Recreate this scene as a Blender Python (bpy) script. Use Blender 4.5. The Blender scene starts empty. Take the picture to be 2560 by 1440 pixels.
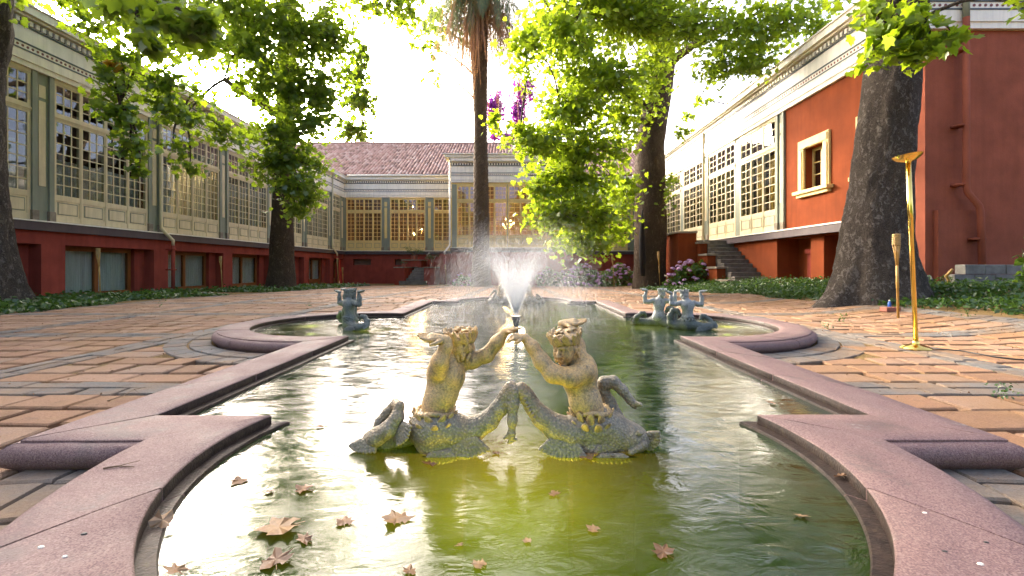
import bpy, math, random
import numpy as np
from mathutils import Vector, Matrix, Euler, noise

SC = bpy.context.scene
COL = SC.collection
R = math.radians
rnd = random.Random(7)
rng = np.random.default_rng(11)

# ------------------------------------------------------------------ camera
HG = 0.78                       # eye height above the paving
F_PX, CX, CY = 1138.0, 1286.0, 669.0
cam_d = bpy.data.cameras.new('camera')
cam = bpy.data.objects.new('camera', cam_d)
COL.objects.link(cam)
cam.location = (0, 0, HG)
cam.rotation_euler = (R(90), 0, 0)
cam_d.sensor_width = 36.0
cam_d.lens = 16.0
cam_d.shift_x = -6 / 2560
cam_d.shift_y = -51 / 2560
cam_d.clip_start = 0.02
cam_d.clip_end = 1500
SC.camera = cam

# ------------------------------------------------------------------ light
SUN_AZ, SUN_EL = -38.0, 20.0    # degrees, azimuth from +Y towards +X
world = bpy.data.worlds.new('World')
SC.world = world
world.use_nodes = True
wn = world.node_tree.nodes
wn.clear()
w_out = wn.new('ShaderNodeOutputWorld')
w_bg = wn.new('ShaderNodeBackground')
w_sky = wn.new('ShaderNodeTexSky')
w_sky.sky_type = 'NISHITA'
w_sky.sun_disc = False
w_sky.sun_elevation = R(SUN_EL)
w_sky.sun_rotation = R(SUN_AZ)
w_sky.air_density = 0.3
w_sky.dust_density = 7.0
w_sky.ozone_density = 0.0
w_bg.inputs['Strength'].default_value = 0.15
world.node_tree.links.new(w_sky.outputs[0], w_bg.inputs[0])
world.node_tree.links.new(w_bg.outputs[0], w_out.inputs[0])
sun_d = bpy.data.lights.new('sun', 'SUN')
sun_d.energy = 0.8
sun_d.angle = R(10.0)
sun_d.color = (1.0, 0.91, 0.74)
sun = bpy.data.objects.new('sun', sun_d)
COL.objects.link(sun)
_sd = Vector((math.sin(R(SUN_AZ)) * math.cos(R(SUN_EL)), math.cos(R(SUN_AZ)) * math.cos(R(SUN_EL)), math.sin(R(SUN_EL))))
sun.rotation_euler = _sd.to_track_quat('Z', 'Y').to_euler()
sun.location = (0, 0, 40)
SC.view_settings.view_transform = 'Standard'
SC.view_settings.look = 'None'
SC.view_settings.gamma = 1.0
SC.view_settings.use_curve_mapping = False
SC.view_settings.exposure = 3.55
SC.render.engine = 'CYCLES'
cy = SC.cycles
cy.use_denoising = True
cy.max_bounces = 8
cy.diffuse_bounces = 3
cy.glossy_bounces = 3
cy.transmission_bounces = 4
cy.transparent_max_bounces = 64
cy.caustics_reflective = False
cy.caustics_refractive = False
cy.sample_clamp_indirect = 6.0

# ------------------------------------------------------------------ helpers
def P(px, py, d):
    """a point of the place, from where it is seen in the photograph and its distance"""
    return Vector(((px - CX) / F_PX * d, d, HG - (py - CY) / F_PX * d))

def sstep(a, b, x):
    t = np.clip((np.asarray(x, float) - a) / (b - a), 0, 1)
    return t * t * (3 - 2 * t)

def gz(x, y):
    """height of the ground: level round the pool, falling gently to the house, rising to the right wing"""
    x = np.asarray(x, float); y = np.asarray(y, float)
    base = -0.42 * np.clip((y - 11.5) / 22.0, 0, 1)
    rise = 0.45 * sstep(4.6, 9.2, x) * (1 - 0.35 * sstep(14, 30, y))
    return base + rise

def gzf(x, y):
    return float(gz(x, y))

def G(px, py):
    """the ground point seen at a pixel"""
    d = 887.6 / max(py - CY, 1.0)
    for _ in range(60):
        x = (px - CX) / F_PX * d
        d2 = (HG - gzf(x, d)) * F_PX / (py - CY)
        d = 0.6 * d + 0.4 * d2
    x = (px - CX) / F_PX * d
    return Vector((x, d, gzf(x, d)))

def tag(o, label=None, cat=None, group=None, kind=None):
    if label: o['label'] = label
    if cat: o['category'] = cat
    if group: o['group'] = group
    if kind: o['kind'] = kind
    return o

def link(o, parent=None):
    COL.objects.link(o)
    if parent is not None:
        o.parent = parent
    return o

def empty(name, loc=(0, 0, 0), rz=0.0, label=None, cat=None, group=None):
    o = bpy.data.objects.new(name, None)
    o.location = loc
    o.rotation_euler = (0, 0, rz)
    o.empty_display_size = 0.2
    COL.objects.link(o)
    return tag(o, label, cat, group)

def inst(name, mesh, parent=None, loc=(0, 0, 0), rot=(0, 0, 0), scale=(1, 1, 1)):
    o = bpy.data.objects.new(name, mesh)
    o.location = loc
    o.rotation_euler = rot
    o.scale = scale
    return link(o, parent)

class MB:
    """collects boxes, tubes, lathes; build() makes ONE mesh object"""
    def __init__(self, M=None):
        self.v = []; self.f = []; self.M = M; self.t = []
    def add(self, vs, fs, tint=0.5):
        n = len(self.v)
        if self.M is not None:
            vs = [self.M @ Vector(v) for v in vs]
        self.v += [tuple(v) for v in vs]
        self.f += [tuple(i + n for i in f) for f in fs]
        self.t += [tint] * len(vs)
    def box(self, x0, x1, y0, y1, z0, z1, tint=0.5):
        if x0 > x1: x0, x1 = x1, x0
        if y0 > y1: y0, y1 = y1, y0
        if z0 > z1: z0, z1 = z1, z0
        self.add([(x0, y0, z0), (x1, y0, z0), (x1, y1, z0), (x0, y1, z0), (x0, y0, z1), (x1, y0, z1), (x1, y1, z1), (x0, y1, z1)],
                 [(0, 3, 2, 1), (4, 5, 6, 7), (0, 1, 5, 4), (1, 2, 6, 5), (2, 3, 7, 6), (3, 0, 4, 7)], tint)
    def bevbox(self, x0, x1, y0, y1, z0, z1, b=0.01, tint=0.5):
        """a box whose top edges are chamfered"""
        self.add([(x0, y0, z0), (x1, y0, z0), (x1, y1, z0), (x0, y1, z0), (x0, y0, z1 - b), (x1, y0, z1 - b), (x1, y1, z1 - b), (x0, y1, z1 - b),
                  (x0 + b, y0 + b, z1), (x1 - b, y0 + b, z1), (x1 - b, y1 - b, z1), (x0 + b, y1 - b, z1)],
                 [(0, 3, 2, 1), (0, 1, 5, 4), (1, 2, 6, 5), (2, 3, 7, 6), (3, 0, 4, 7), (4, 5, 9, 8), (5, 6, 10, 9), (6, 7, 11, 10), (7, 4, 8, 11), (8, 9, 10, 11)], tint)
    def tube(self, pts, rad, n=8, caps=True, fn=None, tint=0.5):
        pts = [Vector(p) for p in pts]
        if not hasattr(rad, '__len__'): rad = [rad] * len(pts)
        vs = []; fs = []
        prev = None
        for i, p in enumerate(pts):
            a = pts[max(i - 1, 0)]; b = pts[min(i + 1, len(pts) - 1)]
            d = (b - a)
            d = d.normalized() if d.length > 1e-9 else Vector((0, 0, 1))
            if prev is None:
                u = d.cross(Vector((0, 1, 0)) if abs(d.y) < 0.9 else Vector((1, 0, 0))).normalized()
            else:
                u = (prev - d * prev.dot(d))
                u = u.normalized() if u.length > 1e-6 else d.orthogonal().normalized()
            prev = u
            w = d.cross(u)
            for k in range(n):
                an = 2 * math.pi * k / n
                r = rad[i]
                if fn: r = fn(i, k, an, r, p)
                vs.append(p + u * (math.cos(an) * r) + w * (math.sin(an) * r))
        m = len(pts)
        for i in range(m - 1):
            for k in range(n):
                k2 = (k + 1) % n
                fs.append((i * n + k, i * n + k2, (i + 1) * n + k2, (i + 1) * n + k))
        if caps:
            fs.append(tuple(range(n - 1, -1, -1)))
            fs.append(tuple((m - 1) * n + k for k in range(n)))
        self.add(vs, fs, tint)
    def lathe(self, prof, n=16, c=(0, 0, 0), tint=0.5):
        vs = []; fs = []
        for r, z in prof:
            for k in range(n):
                a = 2 * math.pi * k / n
                vs.append((c[0] + r * math.cos(a), c[1] + r * math.sin(a), c[2] + z))
        for i in range(len(prof) - 1):
            for k in range(n):
                k2 = (k + 1) % n
                fs.append((i * n + k, i * n + k2, (i + 1) * n + k2, (i + 1) * n + k))
        fs.append(tuple(range(n - 1, -1, -1)))
        fs.append(tuple((len(prof) - 1) * n + k for k in range(n)))
        self.add(vs, fs, tint)
    def prism(self, poly, y0, y1, tint=0.5):
        """polygon of (x, z) pulled along y"""
        n = len(poly)
        vs = [(x, y0, z) for x, z in poly] + [(x, y1, z) for x, z in poly]
        fs = [tuple(range(n)), tuple(range(2 * n - 1, n - 1, -1))]
        for k in range(n):
            k2 = (k + 1) % n
            fs.append((k, k + n, k2 + n, k2))
        self.add(vs, fs, tint)
    def mesh(self, name, mat=None, smooth=False):
        me = bpy.data.meshes.new(name)
        me.from_pydata(self.v, [], self.f)
        at = me.attributes.new('tint', 'FLOAT', 'POINT')
        at.data.foreach_set('value', np.array(self.t, np.float32))
        if mat: me.materials.append(mat)
        if smooth: me.polygons.foreach_set('use_smooth', [True] * len(me.polygons))
        me.update()
        return me
    def build(self, name, mat=None, parent=None, smooth=False, loc=(0, 0, 0), angle=None):
        me = self.mesh(name, mat, smooth)
        if angle is not None:
            me.polygons.foreach_set('use_smooth', [True] * len(me.polygons))
            try:
                me.set_sharp_from_angle(angle=R(angle))
            except Exception:
                pass
        return inst(name, me, parent, loc)

def np_mesh(name, verts, faces, mat=None, tint=None, smooth=False):
    """verts (N,3), faces (M,k) arrays of one face size"""
    verts = np.asarray(verts, np.float32); faces = np.asarray(faces, np.int32)
    me = bpy.data.meshes.new(name)
    me.vertices.add(len(verts)); me.vertices.foreach_set('co', verts.ravel())
    k = faces.shape[1]
    me.loops.add(faces.size); me.loops.foreach_set('vertex_index', faces.ravel())
    me.polygons.add(len(faces))
    me.polygons.foreach_set('loop_start', np.arange(0, faces.size, k, dtype=np.int32))
    me.polygons.foreach_set('loop_total', np.full(len(faces), k, np.int32))
    if smooth: me.polygons.foreach_set('use_smooth', np.ones(len(faces), bool))
    if tint is not None:
        at = me.attributes.new('tint', 'FLOAT', 'POINT')
        at.data.foreach_set('value', np.asarray(tint, np.float32))
    if mat: me.materials.append(mat)
    me.update(calc_edges=True)
    me.validate()
    return me

# ------------------------------------------------------------------ materials
class NT:
    def __init__(self, name):
        self.m = bpy.data.materials.new(name)
        self.m.use_nodes = True
        self.t = self.m.node_tree
        self.t.nodes.clear()
        self.out = self.n('ShaderNodeOutputMaterial')
        self._co = None
    def n(self, typ, **kw):
        nd = self.t.nodes.new(typ)
        for k, v in kw.items(): setattr(nd, k, v)
        return nd
    def l(self, a, b): self.t.links.new(a, b)
    def co(self, world=False):
        if world:
            return self.n('ShaderNodeNewGeometry').outputs['Position']
        if self._co is None:
            self._co = self.n('ShaderNodeTexCoord').outputs['Object']
        return self._co
    def noise(self, scale, detail=4, rough=0.55, stretch=None, world=False, dist=0.0):
        nz = self.n('ShaderNodeTexNoise')
        nz.inputs['Scale'].default_value = scale
        nz.inputs['Detail'].default_value = detail
        nz.inputs['Roughness'].default_value = rough
        nz.inputs['Distortion'].default_value = dist
        c = self.co(world)
        if stretch:
            mp = self.n('ShaderNodeMapping')
            mp.inputs['Scale'].default_value = stretch
            self.l(c, mp.inputs['Vector']); c = mp.outputs[0]
        self.l(c, nz.inputs['Vector'])
        return nz.outputs['Fac']
    def ramp(self, fac, stops):
        r = self.n('ShaderNodeValToRGB')
        e = r.color_ramp.elements
        while len(e) < len(stops): e.new(0.5)
        for i, (p, c) in enumerate(stops):
            e[i].position = p
            e[i].color = (*c, 1) if len(c) == 3 else c
        self.l(fac, r.inputs['Fac'])
        return r.outputs['Color']
    def mix(self, fac, a, b, mode='MIX'):
        m = self.n('ShaderNodeMix', data_type='RGBA', blend_type=mode)
        for s, v in ((m.inputs[0], fac), (m.inputs[6], a), (m.inputs[7], b)):
            if hasattr(v, 'is_output'): self.l(v, s)
            elif hasattr(v, '__len__'): s.default_value = (*v, 1) if len(v) == 3 else v
            else: s.default_value = v
        return m.outputs[2]
    def math(self, op, a, b=None, clamp=False):
        m = self.n('ShaderNodeMath', operation=op)
        m.use_clamp = clamp
        for s, v in zip(m.inputs, (a, b)):
            if v is None: continue
            if hasattr(v, 'is_output'): self.l(v, s)
            else: s.default_value = v
        return m.outputs[0]
    def attr(self, name='tint'):
        a = self.n('ShaderNodeAttribute'); a.attribute_name = name
        return a.outputs['Fac']
    def bump(self, h, dist=0.01, strength=1.0, normal=None):
        b = self.n('ShaderNodeBump')
        b.inputs['Distance'].default_value = dist
        b.inputs['Strength'].default_value = strength
        self.l(h, b.inputs['Height'])
        if normal is not None: self.l(normal, b.inputs['Normal'])
        return b.outputs[0]
    def pbr(self, color, rough=0.7, metal=0.0, normal=None, spec=0.5, coat=0.0):
        p = self.n('ShaderNodeBsdfPrincipled')
        for s, v in ((p.inputs['Base Color'], color), (p.inputs['Roughness'], rough), (p.inputs['Metallic'], metal)):
            if hasattr(v, 'is_output'): self.l(v, s)
            elif hasattr(v, '__len__'): s.default_value = (*v, 1)
            else: s.default_value = v
        p.inputs['Specular IOR Level'].default_value = spec
        p.inputs['Coat Weight'].default_value = coat
        if normal is not None: self.l(normal, p.inputs['Normal'])
        self.l(p.outputs[0], self.out.inputs[0])
        return p
    def fresnel(self, ior):
        """fresnel that is the same from both sides of a thin sheet"""
        f = self.n('ShaderNodeFresnel')
        b = self.n('ShaderNodeNewGeometry').outputs['Backfacing']
        self.l(self.math('ADD', self.math('MULTIPLY', b, 1.0 / ior - ior), ior), f.inputs['IOR'])
        return f
    def done(self): return self.m

def m_paint(name, col, var=0.12, rough=0.6, streak=True, bump=0.002, dirt=0.35, sc=1.0):
    """painted wood or plaster: mottling, weather streaks, fine grain"""
    t = NT(name)
    c2 = tuple(x * (1 - var) for x in col); c3 = tuple(min(1, x * (1 + var)) for x in col)
    base = t.ramp(t.noise(2.2 * sc, 6), [(0.3, c2), (0.7, c3)])
    if streak:
        s = t.noise(3.0 * sc, 5, 0.6, stretch=(3, 3, 0.22))
        f = t.ramp(s, [(0.42, (0, 0, 0)), (0.72, (min(1, dirt * 1.5),) * 3)])
        base = t.mix(f, base, tuple(x * 0.58 for x in col))
    wide = t.noise(0.7 * sc, 5, 0.7)
    base = t.mix(t.ramp(wide, [(0.45, (0, 0, 0)), (0.7, (0.5,) * 3)]), base, tuple(min(1, x * 0.74 + 0.004) for x in col))
    fine = t.noise(70 * sc, 3)
    base = t.mix(0.12, base, t.ramp(fine, [(0.35, tuple(x * 0.6 for x in col)), (0.65, c3)]))
    nrm = t.bump(t.noise(38 * sc, 5), bump, 0.7)
    t.pbr(base, rough, normal=nrm, spec=0.3 if rough < 0.8 else 0.08)
    return t.done()

def m_plain(name, col, rough=0.5, metal=0.0, var=0.15, scale=8.0, bump=0.0, spec=0.5):
    t = NT(name)
    base = t.ramp(t.noise(scale, 4), [(0.3, tuple(x * (1 - var) for x in col)), (0.7, tuple(min(1, x * (1 + var)) for x in col))])
    nrm = t.bump(t.noise(scale * 6, 4), bump, 0.8) if bump else None
    t.pbr(base, rough, metal, nrm, spec)
    return t.done()

def m_leaf(name, stops, trans_col, trans=0.5, rough=0.45):
    t = NT(name)
    c = t.ramp(t.attr(), stops)
    vn = t.noise(34, 4, 0.6)
    c = t.mix(t.ramp(vn, [(0.35, (0.0,) * 3), (0.7, (0.55,) * 3)]), c, tuple(x * 0.45 for x in stops[0][1]))
    d = t.n('ShaderNodeBsdfDiffuse'); t.l(c, d.inputs[0])
    tr = t.n('ShaderNodeBsdfTranslucent')
    tc = t.mix(0.5, c, trans_col); t.l(tc, tr.inputs[0])
    mx = t.n('ShaderNodeMixShader'); mx.inputs[0].default_value = trans
    t.l(d.outputs[0], mx.inputs[1]); t.l(tr.outputs[0], mx.inputs[2])
    g = t.n('ShaderNodeBsdfGlossy'); g.inputs['Roughness'].default_value = rough
    g.inputs['Color'].default_value = (0.8, 0.8, 0.8, 1)
    m2 = t.n('ShaderNodeMixShader'); m2.inputs[0].default_value = 0.05
    t.l(mx.outputs[0], m2.inputs[1]); t.l(g.outputs[0], m2.inputs[2])
    t.l(m2.outputs[0], t.out.inputs[0])
    return t.done()

M = {}
M['cream'] = m_paint('cream_paint', (0.62, 0.53, 0.32), var=0.10, dirt=0.30)
M['cream_back'] = m_paint('ochre_cream_paint', (0.66, 0.50, 0.19), var=0.10, dirt=0.25)
M['white'] = m_paint('off_white_paint', (0.80, 0.75, 0.62), var=0.06, dirt=0.30)
M['green_paint'] = m_paint('grey_green_paint', (0.225, 0.245, 0.175), var=0.12, dirt=0.3)
M['grey_line'] = m_paint('dark_grey_green_paint', (0.075, 0.095, 0.10), var=0.1)
M['red'] = m_paint('oxide_red_plaster', (0.25, 0.052, 0.034), var=0.2, rough=0.85, bump=0.004, dirt=0.35, sc=0.8)
M['red_sunlit'] = m_paint('sunlit_red_plaster', (0.19, 0.043, 0.012), var=0.2, rough=0.85, bump=0.004, dirt=0.30, sc=0.8)  # same red plaster with the warm sunlight put into its colour
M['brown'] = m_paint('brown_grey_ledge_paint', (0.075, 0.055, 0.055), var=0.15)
M['dot_red'] = m_plain('painted_red_dot', (0.16, 0.045, 0.03), 0.6)
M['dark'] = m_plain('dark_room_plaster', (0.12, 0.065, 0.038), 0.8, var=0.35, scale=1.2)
M['wood'] = m_paint('varnished_orange_wood', (0.20, 0.066, 0.014), var=0.2, rough=0.4)
M['stone_step'] = m_plain('grey_brown_stone', (0.11, 0.095, 0.075), 0.85, var=0.35, scale=5, bump=0.01)
M['cap_stone'] = m_plain('weathered_cap_stone', (0.20, 0.165, 0.115), 0.85, var=0.3, scale=6, bump=0.008)
M['block_stone'] = m_plain('grey_block_stone', (0.16, 0.15, 0.13), 0.9, var=0.3, scale=7, bump=0.012)
M['terracotta'] = m_plain('terracotta', (0.26, 0.085, 0.05), 0.8, var=0.25, scale=9, bump=0.003)
M['iron'] = m_plain('black_iron', (0.02, 0.02, 0.018), 0.45, 0.3)
M['brass'] = m_plain('polished_brass', (0.80, 0.56, 0.14), 0.13, 1.0, var=0.08, scale=20)
M['cable'] = m_plain('black_rubber_cable', (0.012, 0.012, 0.012), 0.5)
M['bamboo'] = m_paint('dry_bamboo', (0.42, 0.25, 0.07), var=0.25, rough=0.55, sc=5)
M['bamboo_weave'] = m_paint('woven_bamboo', (0.36, 0.24, 0.09), var=0.35, rough=0.7, sc=8)
M['blue_plastic'] = m_plain('blue_plastic', (0.02, 0.09, 0.35), 0.3)
M['twig'] = m_plain('dry_twig', (0.12, 0.075, 0.04), 0.85, var=0.3, scale=40)
M['bulb'] = None

def m_emit(name, col, s):
    t = NT(name)
    e = t.n('ShaderNodeEmission'); e.inputs[0].default_value = (*col, 1); e.inputs[1].default_value = s
    t.l(e.outputs[0], t.out.inputs[0])
    return t.done()
M['bulb'] = m_emit('warm_bulb_glow', (1.0, 0.62, 0.22), 9.0)
M['lens_dim'] = m_emit('deep_underwater_lamp_glow', (1.0, 0.80, 0.30), 0.02)
M['lens_mid'] = m_emit('murky_underwater_lamp_glow', (0.95, 0.80, 0.12), 0.30)
M['lens_glow'] = m_emit('underwater_lamp_glow', (1.0, 0.80, 0.35), 2.2)

def make_glass():
    t = NT('window_glass')
    g = t.n('ShaderNodeBsdfGlossy'); g.inputs['Roughness'].default_value = 0.015
    g.inputs['Color'].default_value = (0.95, 0.97, 1.0, 1)
    nb = t.bump(t.noise(2.4, 2), 0.004, 0.6)
    t.l(nb, g.inputs['Normal'])
    tr = t.n('ShaderNodeBsdfTransparent'); tr.inputs[0].default_value = (0.80, 0.84, 0.82, 1)
    fr = t.fresnel(1.58)
    t.l(nb, fr.inputs['Normal'])
    k = t.math('ADD', t.math('MULTIPLY', fr.outputs[0], 1.0), 0.0, clamp=True)
    mx = t.n('ShaderNodeMixShader')
    t.l(k, mx.inputs[0]); t.l(tr.outputs[0], mx.inputs[1]); t.l(g.outputs[0], mx.inputs[2])
    t.l(mx.outputs[0], t.out.inputs[0])
    return t.done()
M['glass'] = make_glass()

def make_curtain(name, col):
    t = NT(name)
    c = t.ramp(t.noise(3, 3, stretch=(14, 14, 0.3)), [(0.35, tuple(x * 0.75 for x in col)), (0.65, col)])
    d = t.n('ShaderNodeBsdfDiffuse'); t.l(c, d.inputs[0])
    t.l(d.outputs[0], t.out.inputs[0])
    return t.done()
M['curtain'] = make_curtain('pale_net_curtain', (0.62, 0.60, 0.53))
M['curtain_grey'] = make_curtain('blue_grey_curtain', (0.66, 0.68, 0.62))
M['curtain_ochre'] = make_curtain('ochre_curtain', (0.60, 0.36, 0.10))

def make_coping():
    t = NT('pink_grey_tuff_stone')
    big = t.noise(1.2, 6, 0.7, world=True)
    c = t.ramp(big, [(0.28, (0.075, 0.040, 0.042)), (0.48, (0.15, 0.080, 0.078)), (0.70, (0.155, 0.122, 0.118))])
    tint = t.attr()
    c = t.mix(t.math('MULTIPLY', tint, 0.6), c, (0.20, 0.105, 0.09))
    sp = t.n('ShaderNodeTexVoronoi'); sp.inputs['Scale'].default_value = 190
    t.l(t.co(True), sp.inputs['Vector'])
    spk = t.ramp(sp.outputs['Color'], [(0.15, (0.07, 0.04, 0.042)), (0.5, (0.165, 0.105, 0.10)), (0.9, (0.36, 0.28, 0.255))])
    c = t.mix(0.42, c, spk)
    fine = t.noise(240, 2, world=True)
    c = t.mix(0.4, c, t.ramp(fine, [(0.38, (0.06, 0.035, 0.037)), (0.62, (0.27, 0.195, 0.18))]))
    st = t.noise(3.5, 5, 0.7, world=True)
    c = t.mix(t.ramp(st, [(0.55, (0, 0, 0)), (0.66, (0.6,) * 3)]), c, (0.075, 0.058, 0.055))
    lich = t.noise(7.0, 6, 0.75, world=True)
    c = t.mix(t.ramp(lich, [(0.63, (0, 0, 0)), (0.70, (0.5,) * 3)]), c, (0.33, 0.30, 0.28))
    pit = t.n('ShaderNodeTexVoronoi'); pit.inputs['Scale'].default_value = 75
    t.l(t.co(True), pit.inputs['Vector'])
    pf = t.ramp(pit.outputs['Distance'], [(0.10, (0, 0, 0)), (0.30, (1, 1, 1))])
    h = t.mix(0.5, pf, fine)
    n1 = t.bump(h, 0.0022, 0.9)
    n2 = t.bump(big, 0.02, 0.5, n1)
    c = t.mix(1.0, c, (0.88, 0.83, 0.79), 'MULTIPLY')
    t.pbr(c, t.ramp(st, [(0.4, (0.78,) * 3), (0.7, (0.55,) * 3)]), normal=n2, spec=0.35)
    return t.done()
M['coping'] = make_coping()

def make_ledge():
    t = NT('wet_slimy_stone')
    c = t.ramp(t.noise(30, 5, world=True), [(0.3, (0.012, 0.008, 0.006)), (0.6, (0.036, 0.023, 0.017)), (0.8, (0.055, 0.045, 0.022))])
    n = t.bump(t.noise(120, 4, world=True), 0.003, 1.0)
    t.pbr(c, 0.5, normal=n, spec=0.15)
    return t.done()
M['ledge'] = make_ledge()

def make_paver(name, stops, cold):
    t = NT(name)
    c = t.ramp(t.attr(), stops)
    pos = t.co(True)
    m = t.noise(7, 7, 0.7, world=True)
    c = t.mix(t.ramp(m, [(0.40, (0.0,) * 3), (0.66, (0.75,) * 3)]), c, cold)
    m2 = t.noise(4.5, 6, 0.75, world=True, dist=0.8)
    c = t.mix(t.ramp(m2, [(0.56, (0.0,) * 3), (0.66, (0.6,) * 3)]), c, tuple(x * 0.45 for x in cold))
    fine = t.noise(150, 3, world=True)
    c = t.mix(0.3, c, t.ramp(fine, [(0.35, tuple(x * 0.45 for x in cold)), (0.65, tuple(min(1, x * 1.7) for x in cold))]))
    sand = t.noise(1.3, 5, 0.7, world=True)
    c = t.mix(t.ramp(sand, [(0.42, (0, 0, 0)), (0.66, (0.65,) * 3)]), c, (0.23, 0.125, 0.048))
    n = t.bump(t.noise(45, 6, 0.7, world=True), 0.010, 1.0)
    t.pbr(c, 0.8, normal=n, spec=0.3)
    return t.done()
M['paver'] = make_paver('orange_pink_paving_stone', [(0.0, (0.12, 0.06, 0.032)), (0.25, (0.22, 0.105, 0.05)), (0.5, (0.25, 0.135, 0.075)), (0.75, (0.31, 0.185, 0.115)), (1.0, (0.20, 0.15, 0.11))], (0.225, 0.13, 0.072))
M['sett'] = make_paver('blue_grey_paving_stone', [(0.0, (0.075, 0.073, 0.068)), (0.5, (0.115, 0.113, 0.105)), (1.0, (0.155, 0.148, 0.132))], (0.125, 0.112, 0.092))

def make_ground():
    t = NT('sandy_joint_earth')
    c = t.ramp(t.noise(2.2, 6, world=True), [(0.3, (0.05, 0.032, 0.013)), (0.7, (0.16, 0.10, 0.036))])
    f = t.noise(130, 3, world=True)
    c = t.mix(0.55, c, t.ramp(f, [(0.4, (0.06, 0.035, 0.015)), (0.6, (0.32, 0.22, 0.09))]))
    n = t.bump(t.noise(80, 5, world=True), 0.012, 1.0)
    t.pbr(c, 0.95, normal=n, spec=0.1)
    return t.done()
M['earth'] = make_ground()

def make_bark(name, a, b, c_, sc=1.0, plate=0.5, light=0.80):
    """bark in plates: every plate its own tone, dark cracks between, scurfy grain"""
    t = NT(name)
    mp = t.n('ShaderNodeMapping'); mp.inputs['Scale'].default_value = (1.5, 1.5, 0.5)
    wob = t.n('ShaderNodeTexNoise'); wob.inputs['Scale'].default_value = 4.0 * sc; wob.inputs['Detail'].default_value = 4
    t.l(t.co(), wob.inputs['Vector'])
    ad = t.n('ShaderNodeVectorMath', operation='MULTIPLY_ADD')
    t.l(wob.outputs['Color'], ad.inputs[0]); ad.inputs[1].default_value = (0.22, 0.22, 0.3); t.l(t.co(), ad.inputs[2])
    t.l(ad.outputs[0], mp.inputs['Vector'])
    v = t.n('ShaderNodeTexVoronoi'); v.inputs['Scale'].default_value = 8 * sc; t.l(mp.outputs[0], v.inputs['Vector'])
    e = t.n('ShaderNodeTexVoronoi', feature='DISTANCE_TO_EDGE'); e.inputs['Scale'].default_value = 8 * sc; t.l(mp.outputs[0], e.inputs['Vector'])
    sep = t.n('ShaderNodeSeparateColor'); t.l(v.outputs['Color'], sep.inputs[0])
    big = t.noise(1.3 * sc, 5, 0.65)
    tone = t.math('ADD', t.math('MULTIPLY', sep.outputs[0], plate), t.math('MULTIPLY', big, 1.0 - plate * 0.5))
    col = t.ramp(tone, [(0.30, a), (0.55, b), (light, b), (min(light + 0.08, 1), c_)])
    fine = t.noise(30 * sc, 6, 0.75, stretch=(1.6, 1.6, 0.8))
    col = t.mix(0.5, col, t.ramp(fine, [(0.36, tuple(x * 0.3 for x in a)), (0.52, b), (0.68, c_)]))
    crack = t.ramp(e.outputs['Distance'], [(0.0, (1, 1, 1)), (0.07, (0, 0, 0))])
    col = t.mix(t.mix(0.35, (0, 0, 0), crack, 'MIX'), col, tuple(x * 0.35 for x in a))
    h = t.mix(0.55, t.ramp(e.outputs['Distance'], [(0.0, (0, 0, 0)), (0.16, (1, 1, 1))]), fine)
    n = t.bump(h, 0.05, 1.0)
    t.pbr(col, 0.9, normal=n, spec=0.2)
    return t.done()
M['bark_big'] = make_bark('plated_plane_bark', (0.034, 0.025, 0.018), (0.082, 0.064, 0.047), (0.24, 0.21, 0.17), 2.4, 0.5, 0.74)
M['bark'] = make_bark('dark_plane_bark', (0.036, 0.023, 0.013), (0.074, 0.050, 0.030), (0.15, 0.11, 0.072), 1.8)
M['bark_palm'] = make_bark('palm_bark', (0.065, 0.038, 0.02), (0.13, 0.088, 0.048), (0.23, 0.165, 0.095), 2.4)

M['leaf'] = m_leaf('plane_leaf', [(0.0, (0.025, 0.075, 0.006)), (0.5, (0.065, 0.14, 0.010)), (1.0, (0.13, 0.20, 0.014))], (0.38, 0.52, 0.015), 0.55)
M['leaf_bright'] = m_leaf('bright_plane_leaf', [(0.0, (0.04, 0.105, 0.006)), (0.5, (0.12, 0.215, 0.008)), (1.0, (0.24, 0.32, 0.012))], (0.56, 0.72, 0.02), 0.58)  # plane leaf in a brighter, yellower green
M['leaf_ivy'] = m_leaf('ivy_leaf', [(0.0, (0.016, 0.048, 0.010)), (0.6, (0.042, 0.10, 0.018)), (1.0, (0.09, 0.155, 0.03))], (0.15, 0.28, 0.03), 0.3, 0.35)
M['leaf_hyd'] = m_leaf('hydrangea_leaf', [(0.0, (0.03, 0.075, 0.010)), (0.6, (0.08, 0.17, 0.018)), (1.0, (0.17, 0.26, 0.025))], (0.28, 0.42, 0.03), 0.4)
M['leaf_autumn'] = m_leaf('yellowed_leaf', [(0.0, (0.42, 0.22, 0.02)), (1.0, (0.55, 0.33, 0.03))], (0.7, 0.42, 0.02), 0.5)
M['leaf_dead'] = m_leaf('dead_plane_leaf', [(0.0, (0.10, 0.04, 0.012)), (0.5, (0.21, 0.10, 0.035)), (1.0, (0.32, 0.20, 0.095))], (0.30, 0.15, 0.04), 0.15)
M['frond'] = m_leaf('palm_frond', [(0.0, (0.035, 0.06, 0.02)), (1.0, (0.10, 0.14, 0.045))], (0.22, 0.28, 0.05), 0.35)
M['frond_dead'] = m_leaf('dead_palm_frond', [(0.0, (0.10, 0.045, 0.016)), (0.6, (0.22, 0.105, 0.035)), (1.0, (0.34, 0.19, 0.07))], (0.5, 0.22, 0.05), 0.3)
M['petal_pink'] = m_leaf('hydrangea_petal', [(0.0, (0.46, 0.22, 0.44)), (0.6, (0.64, 0.38, 0.60)), (1.0, (0.74, 0.56, 0.70))], (0.6, 0.3, 0.55), 0.25)
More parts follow.
